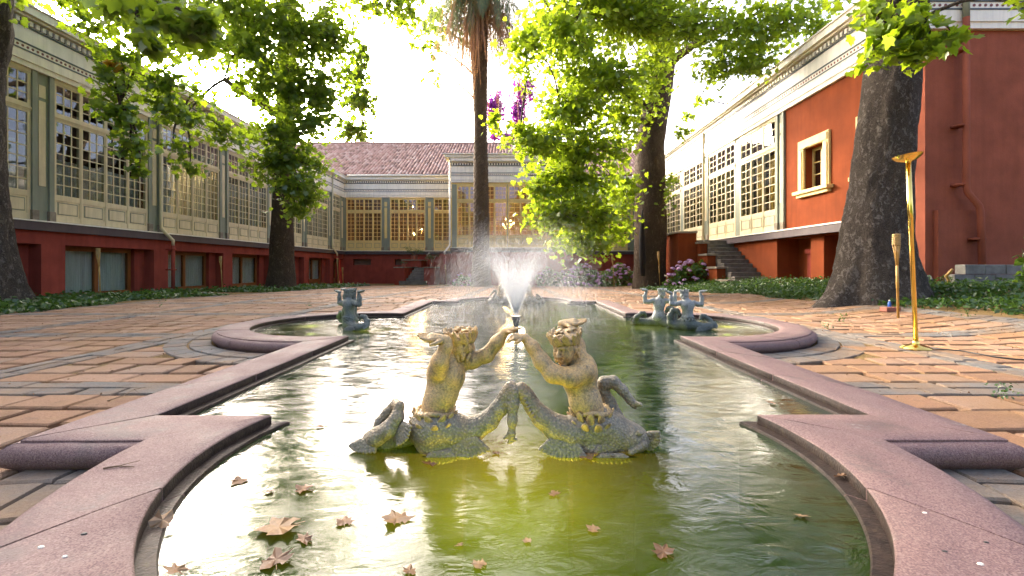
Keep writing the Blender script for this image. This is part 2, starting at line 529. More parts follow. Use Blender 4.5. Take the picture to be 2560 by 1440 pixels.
M['petal_pale'] = m_leaf('faded_hydrangea_petal', [(0.0, (0.46, 0.36, 0.28)), (1.0, (0.62, 0.55, 0.42))], (0.6, 0.5, 0.4), 0.25)
M['petal_purple'] = m_leaf('bougainvillea_bract', [(0.0, (0.24, 0.025, 0.30)), (1.0, (0.42, 0.08, 0.48))], (0.40, 0.04, 0.45), 0.25)
# ================================================================== ground
def build_ground():
    xs = np.unique(np.concatenate([np.linspace(-400, -40, 10), np.linspace(-40, -13, 10), np.linspace(-13, 13, 105), np.linspace(13, 40, 10), np.linspace(40, 400, 10)]))
    ys = np.unique(np.concatenate([np.linspace(-300, -12, 10), np.linspace(-12, 40, 130), np.linspace(40, 700, 14)]))
    X, Y = np.meshgrid(xs, ys)
    Z = gz(X, Y) - 0.012
    # earth is dug out where the basin stands
    hole = (np.abs(X) < 2.95) & (np.abs(Y - POOL_Y) < 5.3)
    Z = np.where(hole, Z - 0.75, Z)
    V = np.stack([X, Y, Z], -1).reshape(-1, 3)
    nx, ny = len(xs), len(ys)
    i = np.arange(ny - 1)[:, None] * nx + np.arange(nx - 1)[None, :]
    Fc = np.stack([i, i + 1, i + nx + 1, i + nx], -1).reshape(-1, 4)
    me = np_mesh('ground', V, Fc, M['earth'], smooth=True)
    o = inst('ground', me)
    tag(o, kind='structure')

# ================================================================== basin
POOL_Y, HW, HL, LR, LO = 5.575, 1.63, 3.50, 1.145, 0.29
Z_COP, Z_WAT = 0.11, 0.052
W_IN = 0.30
# profile of the coping: s = distance outwards from the inner edge, z
PROFILE = [(-0.045, -0.42), (-0.045, 0.058), (-0.041, 0.064), (0.0, 0.066), (0.0, 0.104), (0.006, 0.110), (0.10, 0.111), (0.20, 0.111), (0.292, 0.110),
           (0.298, 0.106), (0.298, 0.099), (0.318, 0.094), (0.338, 0.080), (0.347, 0.060), (0.347, 0.040), (0.338, 0.018), (0.318, 0.002), (0.300, -0.03)]

def pool_runs():
    """runs of the coping: list of functions (s, t in 0..1) -> (x, y), with lengths"""
    runs = []
    def quarter(sx, sy):
        # strip along the long side from the side lobe to the corner, then along the short side to the end lobe
        def a_of(half, s):          # where the straight edge meets the lobe circle
            return math.sqrt(max((LR + s) ** 2 - (LO - s) ** 2, 0.0))
        def long_side(s, t):
            y0 = a_of(0, s)
            y1 = HL + s
            return (sx * (HW + s), POOL_Y + sy * (y0 + (y1 - y0) * t))
        def short_side(s, t):
            x0 = HW + s
            x1 = a_of(0, s)
            return (sx * (x0 + (x1 - x0) * t), POOL_Y + sy * (HL + s))
        runs.append((long_side, HL - a_of(0, 0.15), 3))
        runs.append((short_side, HW - a_of(0, 0.15), 1))
    for sx in (-1, 1):
        for sy in (-1, 1):
            quarter(sx, sy)
    def lobe(cx, cy, ax, nst):
        def f(s, t):
            r = LR + s
            a0 = math.acos(max(-1, min(1, (LO - s) / r * -1.0)))   # angle from outward axis to the tip
            a = -a0 + 2 * a0 * t
            return (cx + r * math.cos(ax + a), cy + r * math.sin(ax + a))
        runs.append((f, 2 * 1.8 * LR, nst))
    lobe(0, POOL_Y - HL - LO, -math.pi / 2, 6)
    lobe(0, POOL_Y + HL + LO, math.pi / 2, 6)
    lobe(-HW - LO, POOL_Y, math.pi, 6)
    lobe(HW + LO, POOL_Y, 0, 6)
    return runs

def inside_pool(x, y, m=0.0):
    """is a plan point within the outline grown by m"""
    if abs(x) < HW + m and abs(y - POOL_Y) < HL + m: return True
    for cx, cy in ((0, POOL_Y - HL - LO), (0, POOL_Y + HL + LO), (-HW - LO, POOL_Y), (HW + LO, POOL_Y)):
        if (x - cx) ** 2 + (y - cy) ** 2 < (LR + m) ** 2: return True
    return False

def build_pool():
    root = empty('fountain_basin', (0, POOL_Y, 0), 0, 'long four lobed fountain basin with a rounded pink stone rim', 'fountain basin')
    q = random.Random(3)
    for fn, ln, nst in pool_runs():
        for k in range(nst):
            t0, t1 = k / nst, (k + 1) / nst
            g = 0.0042 / max(ln, 0.3)
            t0 += g if k else 0; t1 -= g if k < nst - 1 else 0
            n = 12 if ln > 3 else 5
            vs, fs = [], []
            dz = q.uniform(-0.0015, 0.0015)
            np_ = len(PROFILE)
            for i in range(n + 1):
                t = t0 + (t1 - t0) * i / n
                for j, (s, z) in enumerate(PROFILE):
                    x, y = fn(s, t)
                    w = 0.0022 * noise.noise(Vector((x * 5, y * 5, z * 9 + k)))
                    w2 = 0.004 * noise.noise(Vector((x * 22, y * 22, z * 20))) if 3 < j < 15 else 0.003 * noise.noise(Vector((x * 30, y * 30, 4)))
                    vs.append((x, y - POOL_Y, z + (dz + w + (w2 if j > 9 else 0) if j > 3 else w2)))
            for i in range(n):
                for j in range(np_ - 1):
                    a = i * np_ + j
                    fs.append((a, a + 1, a + np_ + 1, a + np_))
            fs.append(tuple(range(np_ - 1, -1, -1)))
            fs.append(tuple(n * np_ + j for j in range(np_)))
            me = bpy.data.meshes.new('coping_stone')
            me.from_pydata(vs, [], fs)
            at = me.attributes.new('tint', 'FLOAT', 'POINT')
            at.data.foreach_set('value', np.full(len(vs), q.random(), np.float32))
            me.materials.append(M['coping']); me.materials.append(M['ledge'])
            mi = []
            for i in range(n):
                for j in range(np_ - 1): mi.append(1 if j < 4 else 0)
            mi += [0, 0]
            me.polygons.foreach_set('material_index', mi)
            me.polygons.foreach_set('use_smooth', [True] * len(me.polygons))
            bm = bmesh_fix(me)
            me.set_sharp_from_angle(angle=R(50))
            inst('coping_stone', me, root)
    # floor of the basin
    mb = MB()
    mb.box(-2.95, 2.95, -5.0, 5.0, -0.55, -0.42)
    mb.build('basin_floor', make_floor_mat(), root)
    # the water
    xs = np.linspace(-3.25, 3.25, 60); ys = np.linspace(-5.15, 5.15, 90)
    vs, fs = [], []
    poly = []
    def outline():
        pts = []
        s = -0.02
        a = math.sqrt((LR + s) ** 2 - (LO - s) ** 2)
        def arc(cx, cy, ax):
            r = LR + s
            a0 = math.acos(-(LO - s) / r)
            return [(cx + r * math.cos(ax - a0 + 2 * a0 * i / 40), cy + r * math.sin(ax - a0 + 2 * a0 * i / 40)) for i in range(41)]
        pts += arc(0, -HL - LO, -math.pi / 2) + [(HW + s, -HL - s)]
        pts += arc(HW + LO, 0, 0) + [(HW + s, HL + s)]
        pts += arc(0, HL + LO, math.pi / 2) + [(-HW - s, HL + s)]
        pts += arc(-HW - LO, 0, math.pi) + [(-HW - s, -HL - s)]
        return pts
    pts = outline()
    me = bpy.data.meshes.new('water')
    me.from_pydata([(x, y, 0) for x, y in pts], [], [tuple(range(len(pts)))])
    me.materials.append(make_water())
    w = inst('water', me, None, (0, POOL_Y, Z_WAT))
    tag(w, 'green rippled water of the fountain basin', None, None, 'structure')

def bmesh_fix(me):
    import bmesh
    bm = bmesh.new(); bm.from_mesh(me)
    bmesh.ops.recalc_face_normals(bm, faces=bm.faces)
    bm.to_mesh(me); bm.free()

def make_floor_mat():
    t = NT('algae_covered_basin_floor')
    c = t.ramp(t.noise(3.0, 6, 0.65), [(0.3, (0.02, 0.06, 0.016)), (0.55, (0.06, 0.105, 0.018)), (0.75, (0.13, 0.16, 0.025))])
    t.pbr(c, 0.9, spec=0.1)
    return t.done()

def make_water():
    t = NT('murky_green_water')
    pos = t.co(True)
    # long soft ripples, softened by the spray falling in
    n1 = t.noise(3.2, 3, 0.5, stretch=(0.9, 1.3, 1), world=True, dist=0.6)
    n2 = t.noise(9.0, 4, 0.55, stretch=(0.75, 1.45, 1), world=True, dist=1.4)
    n3 = t.noise(46.0, 2, 0.5, world=True, dist=0.5)
    h = t.math('ADD', t.math('MULTIPLY', n1, 1.0), t.math('ADD', t.math('MULTIPLY', n2, 0.40), t.math('MULTIPLY', n3, 0.03)))
    patch = t.ramp(t.noise(1.1, 3, 0.5, world=True), [(0.35, (0.35,) * 3), (0.65, (1, 1, 1))])
    h = t.math('MULTIPLY', h, patch)
    nb = t.bump(h, 0.0095, 1.0)
    g = t.n('ShaderNodeBsdfGlossy'); t.l(t.ramp(t.noise(5.5, 4, 0.6, stretch=(0.7, 1.5, 1), world=True, dist=1.5), [(0.38, (0.075,) * 3), (0.62, (0.22,) * 3)]), g.inputs['Roughness'])
    g.inputs['Color'].default_value = (1, 1, 1, 1)
    t.l(nb, g.inputs['Normal'])
    tr = t.n('ShaderNodeBsdfTransparent'); tr.inputs[0].default_value = (0.36, 0.56, 0.20, 1)
    d = t.n('ShaderNodeBsdfDiffuse')
    murk = t.ramp(t.noise(1.6, 4, 0.6, world=True), [(0.3, (0.002, 0.018, 0.0065)), (0.7, (0.007, 0.030, 0.004))])
    t.l(murk, d.inputs[0])
    tl = t.n('ShaderNodeBsdfTranslucent'); tl.inputs[0].default_value = (0.021, 0.027, 0.003, 1)
    md = t.n('ShaderNodeMixShader'); md.inputs[0].default_value = 0.28
    t.l(d.outputs[0], md.inputs[1]); t.l(tl.outputs[0], md.inputs[2])
    m1 = t.n('ShaderNodeMixShader'); m1.inputs[0].default_value = 0.90
    t.l(tr.outputs[0], m1.inputs[1]); t.l(md.outputs[0], m1.inputs[2])
    fr = t.fresnel(1.36)
    t.l(nb, fr.inputs['Normal'])
    m2 = t.n('ShaderNodeMixShader')
    t.l(t.math('ADD', t.math('MULTIPLY', fr.outputs[0], 1.05), 0.01, clamp=True), m2.inputs[0])
    t.l(m1.outputs[0], m2.inputs[1]); t.l(g.outputs[0], m2.inputs[2])
    t.l(m2.outputs[0], t.out.inputs[0])
    return t.done()

# ================================================================== paving
PITCH = 2.36
X_LINES = [-8.55, -6.18, -3.78, -1.35, 1.35, 3.78, 6.18]
Y_LINES = [-1.75, 0.6, 2.95, 5.28, 7.65, 10.05, 12.45, 14.85, 17.25, 19.65, 22.05, 24.45, 26.85]
BAND = 0.15

def pave_ok(x, y):
    if x < -8.62: return False
    lim = 6.55 - 0.55 * sstep(6, 11, y) - 0.7 * sstep(12, 17, y)
    if x > lim + 0.08 * math.sin(y * 3.1): return False
    if y > 28.2: return False
    return True

def build_paving():
    root = empty('pavement', (0, 0, 0))
    tag(root, 'courtyard paving of pink slabs with grey sett bands', None, None, 'structure')
    q = random.Random(21)
    P_ = []                      # (poly xy, is_grey)
    LOBES = ((0, POOL_Y - HL - LO), (0, POOL_Y + HL + LO), (-HW - LO, POOL_Y), (HW + LO, POOL_Y))
    RING0, RING1 = LR + 0.34, LR + 0.34 + 0.42
    def in_ring(x, y):
        return any((x - cx) ** 2 + (y - cy) ** 2 < (RING1 - 0.02) ** 2 for cx, cy in LOBES)
    def put(x0, x1, y0, y1, grey, gap):
        cx, cy_ = (x0 + x1) / 2, (y0 + y1) / 2
        if not pave_ok(cx, cy_): return
        if inside_pool(cx, cy_, 0.12): return
        if not grey and in_ring(cx, cy_): return
        if grey and any((cx - a) ** 2 + (cy_ - b) ** 2 < (RING1 - 0.05) ** 2 for a, b in LOBES): return
        j = 0.020; i_ = 0.010
        g = gap / 2
        P_.append(([(x0 + g + q.uniform(-j, j), y0 + g + q.uniform(-i_, i_)), (x1 - g + q.uniform(-j, j), y0 + g + q.uniform(-i_, i_)),
                    (x1 - g + q.uniform(-j, j), y1 - g + q.uniform(-i_, i_)), (x0 + g + q.uniform(-j, j), y1 - g + q.uniform(-i_, i_))], grey))
    # fields of pink slabs, rows along x
    for i in range(len(X_LINES) - 1):
        for k in range(len(Y_LINES) - 1):
            xa, xb = X_LINES[i] + BAND, X_LINES[i + 1] - BAND
            ya, yb = Y_LINES[k] + BAND, Y_LINES[k + 1] - BAND
            y = ya
            rows = 7
            hs = [q.uniform(0.85, 1.15) for _ in range(rows)]
            sc = (yb - ya) / sum(hs)
            for h in hs:
                y2 = y + h * sc
                x = xa
                ws = []
                tot = 0
                while tot < xb - xa:
                    w = q.uniform(0.28, 0.54); ws.append(w); tot += w
                f = (xb - xa) / tot
                for w in ws:
                    put(x, x + w * f, y, y2, False, 0.040)
                    x += w * f
                y = y2
    # grey bands: two courses of setts
    for xl in X_LINES:
        for c in (0, 1):
            y = Y_LINES[0]
            while y < Y_LINES[-1]:
                l = q.uniform(0.22, 0.36)
                x0 = xl - BAND + c * BAND
                put(x0, x0 + BAND, y, y + l, True, 0.016)
                y += l
    for yl in Y_LINES:
        for c in (0, 1):
            for i in range(len(X_LINES) - 1):
                x = X_LINES[i] + BAND
                while x < X_LINES[i + 1] - BAND - 0.05:
                    l = min(q.uniform(0.24, 0.40), X_LINES[i + 1] - BAND - x)
                    y0 = yl - BAND + c * BAND
                    put(x, x + l, y0, y0 + BAND, True, 0.016)
                    x += l
    # rings of grey setts round the lobes
    for cx, cy_ in LOBES:
        for c in range(2):
            r0 = RING0 + c * 0.21; r1 = r0 + 0.21
            n = int(2 * math.pi * r1 / 0.27)
            for k in range(n):
                a0 = 2 * math.pi * (k + 0.5 * c) / n; a1 = 2 * math.pi * (k + 1 + 0.5 * c) / n
                am = (a0 + a1) / 2; rm = (r0 + r1) / 2
                x, y = cx + rm * math.cos(am), cy_ + rm * math.sin(am)
                if inside_pool(x, y, 0.22): continue
                ga = 0.009 / rm; gr = 0.009
                P_.append(([(cx + r * math.cos(a), cy_ + r * math.sin(a)) for r, a in ((r0 + gr, a0 + ga), (r1 - gr, a0 + ga), (r1 - gr, a1 - ga), (r0 + gr, a1 - ga))], True))
    # how large each one shows
    def shown(pl):
        cx = sum(p[0] for p in pl) / 4; cy_ = sum(p[1] for p in pl) / 4
        if cy_ < 0.75: return -1
        px = CX + cx / cy_ * F_PX; py = CY + (HG - gzf(cx, cy_)) / cy_ * F_PX
        if px < -30 or px > 2590 or py > 1470: return -1
        xs = [p[0] for p in pl]; ys = [p[1] for p in pl]
        return (max(xs) - min(xs)) * (max(ys) - min(ys)) / cy_ ** 3
    P_.sort(key=lambda e: -shown(e[0]))
    far = {True: MB(), False: MB()}
    for n, (pl, grey) in enumerate(P_):
        mb = MB() if n < 296 else far[grey]
        tint = q.random()
        tilt = (q.uniform(-1, 1) * 0.009, q.uniform(-1, 1) * 0.009)
        dz = q.uniform(-0.004, 0.004)
        cx = sum(p[0] for p in pl) / 4; cy_ = sum(p[1] for p in pl) / 4
        gx = (gzf(cx + 0.2, cy_) - gzf(cx - 0.2, cy_)) / 0.4; gy = (gzf(cx, cy_ + 0.2) - gzf(cx, cy_ - 0.2)) / 0.4
        z0 = gzf(cx, cy_) + dz
        def zz(x, y): return z0 + (x - cx) * (gx + tilt[0]) + (y - cy_) * (gy + tilt[1])
        vs = []
        for x, y in pl: vs.append((x, y, zz(x, y) - 0.05))
        for x, y in pl: vs.append((x, y, zz(x, y) - 0.008))
        for x, y in pl:
            xx = cx + (x - cx) * 0.955; yy = cy_ + (y - cy_) * 0.93
            vs.append((xx, yy, zz(xx, yy) + q.uniform(-0.001, 0.002)))
        fs = [(0, 1, 5, 4), (1, 2, 6, 5), (2, 3, 7, 6), (3, 0, 4, 7), (4, 5, 9, 8), (5, 6, 10, 9), (6, 7, 11, 10), (7, 4, 8, 11), (8, 9, 10, 11)]
        if n < 296:
            mb.add([(x - cx, y - cy_, z - z0) for x, y, z in vs], fs, tint)
            o = mb.build('sett' if grey else 'paving_slab', M['sett' if grey else 'paver'], root, loc=(cx, cy_, z0))
        else:
            mb.add(vs, fs, tint)
    o = far[False].build('paving_slab', M['paver'], root); o['kind'] = 'stuff'
    o = far[True].build('sett', M['sett'], root); o['kind'] = 'stuff'

build_ground()
build_pool()
build_paving()
# ================================================================== the house
Z_SILL, Z_WTOP = 2.05, 6.06
XL, YB, XR = -12.9, 34.4, 9.15
Y_PAV, PX0, PX1 = 28.9, -3.96, 3.30
Y_END = 10.14

def sash_mesh(npan, pw, cols, rows_up, rows_low, mat_line):
    """wooden French window of npan leaves; returns frame mesh, muntin mesh, panel mesh, list of pane rects (x0,x1,z0,z1)"""
    W = npan * pw
    f = MB(); mu = MB(); kp = []; panes = []
    y0, y1 = -0.03, 0.06
    ft = 0.07
    zb, zt = Z_SILL + 0.02, Z_WTOP
    z_pb, z_pt = zb + 0.16, zb + 0.60         # kick panels
    z_g0, z_g1 = zb + 0.76, 4.93              # lower glass
    z_u0, z_u1 = 5.10, 5.94                   # upper lights
    # horizontal rails
    f.box(0, W, y0 - 0.015, y1, zt - 0.10, zt)
    f.box(0, W, y0 - 0.01, y1, z_g1 + 0.02, z_u0 - 0.02)
    f.box(0, W, y0 - 0.03, y0 - 0.0101, (z_g1 + z_u0) / 2 - 0.025, (z_g1 + z_u0) / 2 + 0.025)
    for k in range(npan + 1):
        x = k * pw
        w = 0.055 if 0 < k < npan else 0.085
        a, b = max(0, x - w), min(W, x + w)
        f.box(a, b, y0, y1 - 0.004, zb, z_g1 + 0.02)
        f.box(a, b, y0, y1 - 0.004, z_u0 - 0.02, zt - 0.10)
        if 0 < k < npan:
            f.box(x - 0.016, x + 0.016, y0 - 0.014, y0 - 0.0005, zb + 0.02, z_g1)
    for k in range(npan):
        a = k * pw + (0.055 if k else 0.085); b = (k + 1) * pw - (0.055 if k < npan - 1 else 0.085)
        f.box(a, b, y0 + 0.002, y1 - 0.006, zb, z_pb)
        f.box(a, b, y0 + 0.002, y1 - 0.006, z_pt, z_g0)
        kp.append((a, b, z_pb, z_pt))
        f.box(a, b, y0 + 0.002, y1 - 0.006, z_g1 - 0.045, z_g1 + 0.02)
        f.box(a, b, y0 + 0.002, y1 - 0.006, z_u0 - 0.02, z_u0 + 0.035)
        f.box(a, b, y0 + 0.002, y1 - 0.006, z_u1 - 0.03, zt - 0.10)
        for (za, zz, rows) in ((z_g0, z_g1 - 0.045, rows_low), (z_u0 + 0.035, z_u1 - 0.03, rows_up)):
            cw = (b - a) / cols; rh = (zz - za) / rows
            m = 0.015
            for c in range(1, cols):
                mu.box(a + c * cw - m, a + c * cw + m, y0 + 0.012, y0 + 0.045, za, zz)
            for r in range(1, rows):
                mu.box(a, b, y0 + 0.015, y0 + 0.042, za + r * rh - m, za + r * rh + m)
            for c in range(cols):
                for r in range(rows):
                    panes.append((a + c * cw, a + (c + 1) * cw, za + r * rh, za + (r + 1) * rh))
    return f, mu, kp, panes, W

def curtain_mesh(W, z0, z1, y, seed, amp=0.035, gaps=()):
    q = random.Random(seed)
    n = max(int(W / 0.035), 8)
    vs, fs = [], []
    ph = 0
    for i in range(n + 1):
        x = W * i / n
        ph += q.uniform(0.35, 1.0)
        dy = amp * math.sin(ph) + q.uniform(-0.006, 0.006)
        vs.append((x, y + dy * 0.5, z1)); vs.append((x + q.uniform(-0.01, 0.01), y + dy, z0))
    for i in range(n):
        x = W * (i + 0.5) / n
        if any(a < x < b for a, b in gaps): continue
        fs.append((2 * i, 2 * i + 2, 2 * i + 3, 2 * i + 1))
    return vs, fs

_pane_cache = {}
def pane_mesh(w, h):
    k = (round(w, 3), round(h, 3))
    if k not in _pane_cache:
        mb = MB(); mb.box(-w / 2, w / 2, -0.002, 0.002, -h / 2, h / 2)
        _pane_cache[k] = mb.mesh('pane', M['glass'])
    return _pane_cache[k]

_win_cache = {}
def window(root, u, npan, pw, cols, mat, single=False, only=None, M4=None, seed=0, curtain=None, rows_low=7, name='french_window'):
    key = (npan, pw, cols, mat.name, rows_low)
    if key not in _win_cache:
        f, mu, kp, panes, W = sash_mesh(npan, pw, cols, 3, rows_low, None)
        fm = f.mesh('window_frame', mat); mm = mu.mesh('glazing_bars', mat)
        pm = MB(); gl = MB(); ln = MB()
        a, b, z0, z1 = kp[0]
        pm.box(0.0, b - a, -0.012, 0.05, 0, z1 - z0)
        pm.box(0.075, b - a - 0.075, -0.026, -0.0121, 0.075, z1 - z0 - 0.075)
        ln = MB()
        for (x0, x1, za, zb) in ((0.045, b - a - 0.045, 0.045, 0.068), (0.045, b - a - 0.045, z1 - z0 - 0.068, z1 - z0 - 0.045),
                                 (0.045, 0.068, 0.068, z1 - z0 - 0.068), (b - a - 0.068, b - a - 0.045, 0.068, z1 - z0 - 0.068)):
            ln.box(x0, x1, -0.018, -0.0115, za, zb)
        me = pm.mesh('kick_panel', mat)
        n0 = len(me.polygons)

        k2 = MB(); k2.v = list(pm.v); k2.f = list(pm.f); k2.t = list(pm.t); k2.add(ln.v, ln.f)
        me = k2.mesh('kick_panel', mat); me.materials.append(M['green_paint'])
        me.polygons.foreach_set('material_index', [0] * n0 + [1] * (len(me.polygons) - n0))
        for p in panes: gl.box(p[0], p[1], -0.008, -0.004, p[2], p[3])
        _win_cache[key] = (fm, mm, me, kp, panes, W, gl.mesh('pane', M['glass']))
    fm, mm, km, kp, panes, W, gm = _win_cache[key]
    w = inst(name, fm, root, (u, 0, 0))
    if M4 is not None: w.matrix_local = M4
    inst('glazing_bars', mm, w)
    for i, (a, b, z0, z1) in enumerate(kp):
        o = inst('kick_panel', km, w, (a, 0, z0))
        o.scale.x = (b - a) / (kp[0][1] - kp[0][0])
    q = random.Random(seed + 99)
    rest = MB()
    for p in panes:
        if single and (only is None or p[0] > only):
            o = inst('pane', pane_mesh(p[1] - p[0], p[3] - p[2]), w, ((p[0] + p[1]) / 2, -0.006, (p[2] + p[3]) / 2))
            o.rotation_euler = (q.gauss(0, 0.006), 0, q.gauss(0, 0.006))
        else:
            rest.box(p[0], p[1], -0.008, -0.004, p[2], p[3])
    if rest.v:
        o = rest.build('pane', M['glass'], w); o['kind'] = 'stuff'
    if curtain:
        cm, z1, gaps = curtain
        vs, fs = curtain_mesh(W, Z_SILL, z1, 0.30, seed, gaps=gaps)
        c = MB(); c.add(vs, fs)
        c.build('curtain', cm, w, smooth=True)
    return w

def pilaster(root, mcream, u0, u1):
    """green pilaster (a part) with a sunk cream panel and two stone feet"""
    mb = MB(); W = u1 - u0
    mb.box(0, W, -0.02, 0.10, Z_SILL, Z_WTOP)
    if W < 0.45:
        return mb.build('pilaster', M['green_paint'], root, loc=(u0, 0, 0))
    mb.box(0, 0.13, -0.075, -0.0201, Z_SILL + 0.28, Z_WTOP)
    mb.box(W - 0.13, W, -0.075, -0.0201, Z_SILL + 0.28, Z_WTOP)
    mb.box(0.131, W - 0.131, -0.030, -0.0203, Z_SILL + 0.28, Z_SILL + 0.9)
    p = mb.build('pilaster', M['green_paint'], root, loc=(u0, 0, 0))
    for (za, zb) in ((Z_SILL + 0.95, Z_WTOP - 0.75), (Z_WTOP - 0.66, Z_WTOP - 0.32)):
        m = MB(); m.box(0.20, W - 0.20, -0.035, -0.0202, za, zb); m.build('pilaster_panel', mcream, p)
    for (xa, xb) in ((-0.02, 0.15), (W - 0.15, W + 0.02)):
        m = MB(); m.bevbox(xa, xb, -0.10, -0.0201, Z_SILL, Z_SILL + 0.279, 0.012); m.build('pilaster_foot', M['cap_stone'], p)
    return p

_dot = None
def entablature(root, u0, u1, M4=None, dots=True, dot_single=(None, None), dz=0.0):
    """white entablature with dark lines, a band of round holes and a dentil course"""
    e = MB(M4); d = MB(M4)
    Z = lambda z: z + dz
    e.box(u0, u1, -0.10, 0.2, Z(Z_WTOP), Z(6.20))
    e.box(u0, u1, -0.13, 0.2, Z(6.2001), Z(6.45))
    d.box(u0, u1, -0.142, 0.2, Z(6.4501), Z(6.485))
    e.box(u0, u1, -0.12, 0.2, Z(6.4851), Z(6.63))
    d.box(u0, u1, -0.142, 0.2, Z(6.6301), Z(6.665))
    e.box(u0, u1, -0.09, 0.2, Z(6.6651), Z(7.08))
    d.box(u0, u1, -0.12, 0.2, Z(7.0801), Z(7.12))
    e.box(u0, u1, -0.10, 0.2, Z(7.1201), Z(7.30))
    e.box(u0, u1, -0.24, 0.2, Z(7.3001), Z(7.36))
    e.box(u0, u1, -0.34, 0.2, Z(7.3601), Z(7.56))
    e.box(u0, u1, -0.38, 0.2, Z(7.5601), Z(7.60))
    e.build('entablature', M['white'], root)
    d.build('painted_line', M['grey_line'], root)
    # dots and dentils
    key = 'c'
    global _dot
    if _dot is None:
        a = MB(); n = 10
        a.add([(0.032 * math.cos(2 * math.pi * k / n), -0.004, 0.032 * math.sin(2 * math.pi * k / n)) for k in range(n)] +
              [(0.032 * math.cos(2 * math.pi * k / n), 0.004, 0.032 * math.sin(2 * math.pi * k / n)) for k in range(n)],
              [tuple(range(n - 1, -1, -1))] + [(k, (k + 1) % n, (k + 1) % n + n, k + n) for k in range(n)])
        b = MB(); b.box(-0.045, 0.045, -0.05, 0, 0, 0.13)
        _dot = (a.mesh('painted_dot', M['dot_red']), b.mesh('dentil', M['white']), a, b)
    s0, s1 = dot_single
    nd = int((u1 - u0) / 0.125)
    rest = MB(M4); rest2 = MB(M4)
    I4 = M4 if M4 is not None else Matrix.Identity(4)
    for k in range(nd):
        u = u0 + (k + 0.5) * (u1 - u0) / nd
        if s0 is not None and s0 < u < s1:
            o = inst('painted_dot', _dot[0], root); o.matrix_local = I4 @ Matrix.Translation((u, -0.1245, Z(6.557)))
        else:
            n = 8
            vs = [(u + 0.032 * math.cos(2 * math.pi * j / n), -0.1285, Z(6.557) + 0.032 * math.sin(2 * math.pi * j / n)) for j in range(n)]
            rest.add(vs, [tuple(range(n - 1, -1, -1))])
    nd = int((u1 - u0) / 0.165)
    for k in range(nd):
        u = u0 + (k + 0.5) * (u1 - u0) / nd
        if s0 is not None and s0 < u < s1:
            o = inst('dentil', _dot[1], root); o.matrix_local = I4 @ Matrix.Translation((u, -0.1001, Z(7.145)))
        else:
            rest2.box(u - 0.045, u + 0.045, -0.15, -0.1001, Z(7.145), Z(7.275))
    if rest.v:
        o = rest.build('painted_dot', M['dot_red'], root); o['kind'] = 'stuff'
    if rest2.v:
        o = rest2.build('dentil', M['white'], root); o['kind'] = 'stuff'
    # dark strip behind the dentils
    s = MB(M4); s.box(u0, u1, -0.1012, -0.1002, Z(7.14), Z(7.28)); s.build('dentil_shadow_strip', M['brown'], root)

def ledge(root, u0, u1, M4=None, out=0.16, both=True):
    a = MB(M4); b = MB(M4)
    a.box(u0, u1, -out - 0.03, 0.1, Z_SILL - 0.035, Z_SILL)
    b.box(u0, u1, -out, 0.1, Z_SILL - 0.27, Z_SILL - 0.0351)
    a.build('window_ledge', M['white'], root)
    b.build('ledge_beam', M['brown'], root)

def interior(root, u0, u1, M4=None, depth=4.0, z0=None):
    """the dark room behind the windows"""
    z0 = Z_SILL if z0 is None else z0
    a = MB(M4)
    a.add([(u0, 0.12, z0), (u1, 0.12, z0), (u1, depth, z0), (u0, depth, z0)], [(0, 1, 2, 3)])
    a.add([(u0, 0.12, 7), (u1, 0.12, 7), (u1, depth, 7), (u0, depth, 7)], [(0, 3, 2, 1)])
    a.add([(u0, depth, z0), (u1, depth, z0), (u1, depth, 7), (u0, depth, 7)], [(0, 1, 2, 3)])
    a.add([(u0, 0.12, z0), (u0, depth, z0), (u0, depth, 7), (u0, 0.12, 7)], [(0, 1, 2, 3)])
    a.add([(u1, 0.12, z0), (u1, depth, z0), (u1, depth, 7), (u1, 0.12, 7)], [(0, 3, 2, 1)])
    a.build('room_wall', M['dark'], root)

def downpipe(root, u, z0, z1, y, mat_top, mat_low=None, jog=0.0, M4=None, r=0.055):
    mb = MB(M4)
    zt = Z_SILL + 0.15
    if jog:
        mb.tube([(u, y, z1), (u, y, zt + 0.25), (u, y, zt), (u + jog * 0.5, y - 0.10, zt - 0.22), (u + jog, y - 0.2, zt - 0.42), (u + jog, y - 0.2, zt - 0.6)], r, 8)
        o = mb.build('downpipe', mat_top, root, smooth=True)
        mb2 = MB(M4)
        mb2.tube([(u + jog, y - 0.2, zt - 0.601), (u + jog, y - 0.2, z0)], r * 1.08, 8)
        for z in (zt - 0.75, zt - 1.5): mb2.box(u + jog - 0.08, u + jog + 0.08, y - 0.28, y + 0.02, z - 0.02, z + 0.02)
        mb2.build('downpipe_foot', mat_low or mat_top, root, smooth=True)
    else:
        mb.tube([(u, y, z0), (u, y, z1)], r, 8)
        mb.build('downpipe', mat_top, root, smooth=True)

